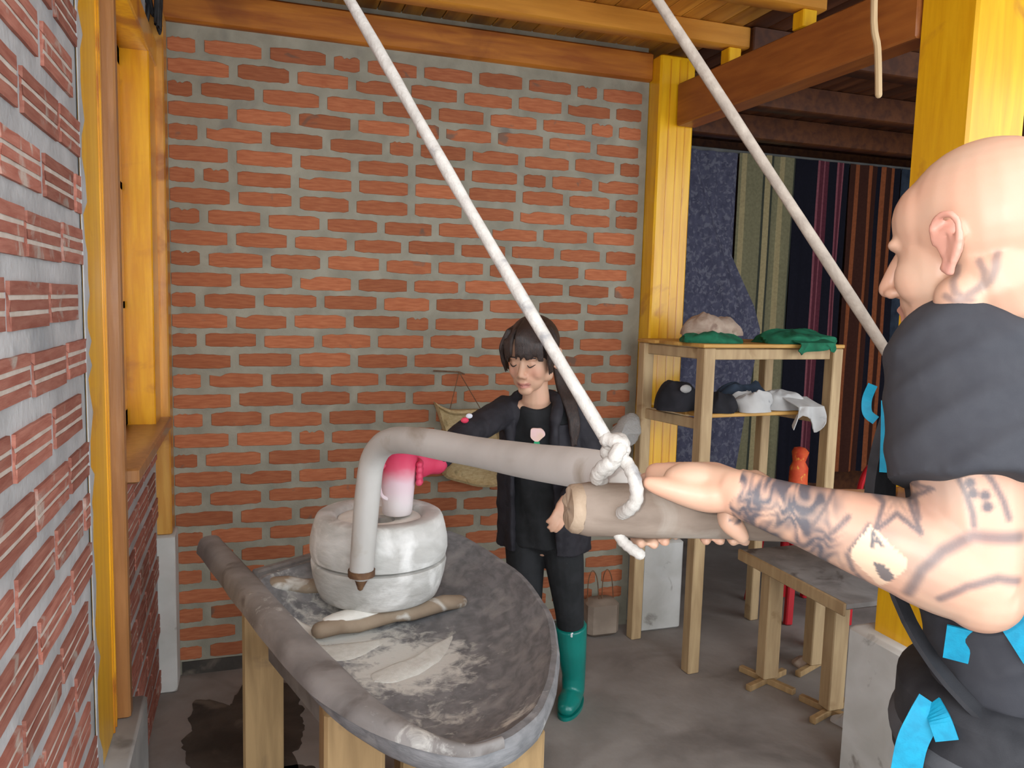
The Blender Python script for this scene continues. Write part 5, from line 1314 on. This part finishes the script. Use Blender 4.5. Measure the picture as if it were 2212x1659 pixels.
# pink rubber glove and the jug she empties into the mill
M['pink'] = rmat('pink_rubber', (0.55, 0.035, 0.09), (0.62, 0.06, 0.13), 12, 0.5, 0.1)
gl_ = MB(); gv = (at(868, 1012, d=2.235) - wrR).normalized()
gl_.tube([wrR - gv * 0.03, wrR + gv * 0.01, wrR + gv * 0.05, wrR + gv * 0.085], [(0.034, 0.034), (0.030, 0.027), (0.038, 0.022), (0.034, 0.018)], 16, flat=UP)
JC = V((0, 0, 0)) + at(858, 1112, d=2.215); JC.z = TOPZ - 0.008
jx = JC + UP * 0.115
sdr = gv.cross(UP).normalized()
for i in range(4):
    b0 = wrR + gv * 0.08 + UP * (0.026 - 0.0175 * i); nrm_ = (CAM - jx); nrm_.z = 0; nrm_.normalize()
    cpt = V((JC.x, JC.y, b0.z)); rj = 0.052
    a0 = math.atan2((b0 - cpt).y, (b0 - cpt).x); dirn = -1
    pts = [b0] + [cpt + V((math.cos(a0 + dirn * q), math.sin(a0 + dirn * q), 0)) * (rj + 0.012) for q in (0.25, 0.6, 0.95, 1.3)]
    gl_.tube(spline(pts, 3), [0.0115] * 7 + [0.0105] * 6, 10)
b0 = wrR + gv * 0.03 + UP * 0.02
gl_.tube(spline([b0, b0 + gv * 0.03 + UP * 0.02, V((JC.x, JC.y, b0.z + 0.03)) - gv * 0.055 + sdr * 0.03, V((JC.x, JC.y, b0.z + 0.035)) - gv * 0.015 + sdr * 0.058], 3), [0.014] * 5 + [0.0125] * 5, 10)
fuse('rubber_glove', gl_, 0.0035, M['pink'], parent=girl, smooth=4, label='pink rubber glove')
jm, jnt, jb = newmat('pink_white_plastic')
g_ = nd(jnt, 'ShaderNodeTexCoord'); sp_ = nd(jnt, 'ShaderNodeSeparateXYZ'); jnt.links.new(g_.outputs['Object'], sp_.inputs[0])
nz = nd(jnt, 'ShaderNodeTexNoise', Scale=14, Detail=3); jnt.links.new(g_.outputs['Object'], nz.inputs['Vector'])
ma = nd(jnt, 'ShaderNodeMath', operation='MULTIPLY_ADD'); ma.inputs[1].default_value = 0.06; jnt.links.new(nz.outputs['Fac'], ma.inputs[0]); jnt.links.new(sp_.outputs['Z'], ma.inputs[2])
jcol = ramp(jnt, ma.outputs[0], [(0.06, (0.80, 0.74, 0.74)), (0.12, (0.82, 0.60, 0.66)), (0.17, (0.74, 0.10, 0.18)), (0.2, (0.66, 0.05, 0.12))])
jnt.links.new(jcol, jb.inputs['Base Color']); jb.inputs['Roughness'].default_value = 0.3; jb.inputs['Transmission Weight'].default_value = 0.15
jg = empty('plastic_jug', JC, 'pink and white plastic jug held over the top of the millstone', 'jug')
j0 = MB(); j0.lathe(JC, [(0.008, 0.0), (0.040, 0.0), (0.043, 0.006), (0.047, 0.06), (0.054, 0.13), (0.058, 0.185), (0.061, 0.195), (0.058, 0.196), (0.054, 0.185), (0.049, 0.12), (0.042, 0.02), (0.006, 0.012)], 28)
j0.build('jug_body', jm, parent=jg)
hx_ = (CAM - JC); hx_.z = 0; hx_.normalize(); hdv = (hx_ + sdr * 0.0 + RH * -0.8).normalized()
MB().tube(spline([JC + hdv * 0.053 + UP * 0.15, JC + hdv * 0.078 + UP * 0.13, JC + hdv * 0.07 + UP * 0.07, JC + hdv * 0.040 + UP * 0.05], 5), 0.006, 8).build('handle', jm, parent=jg)
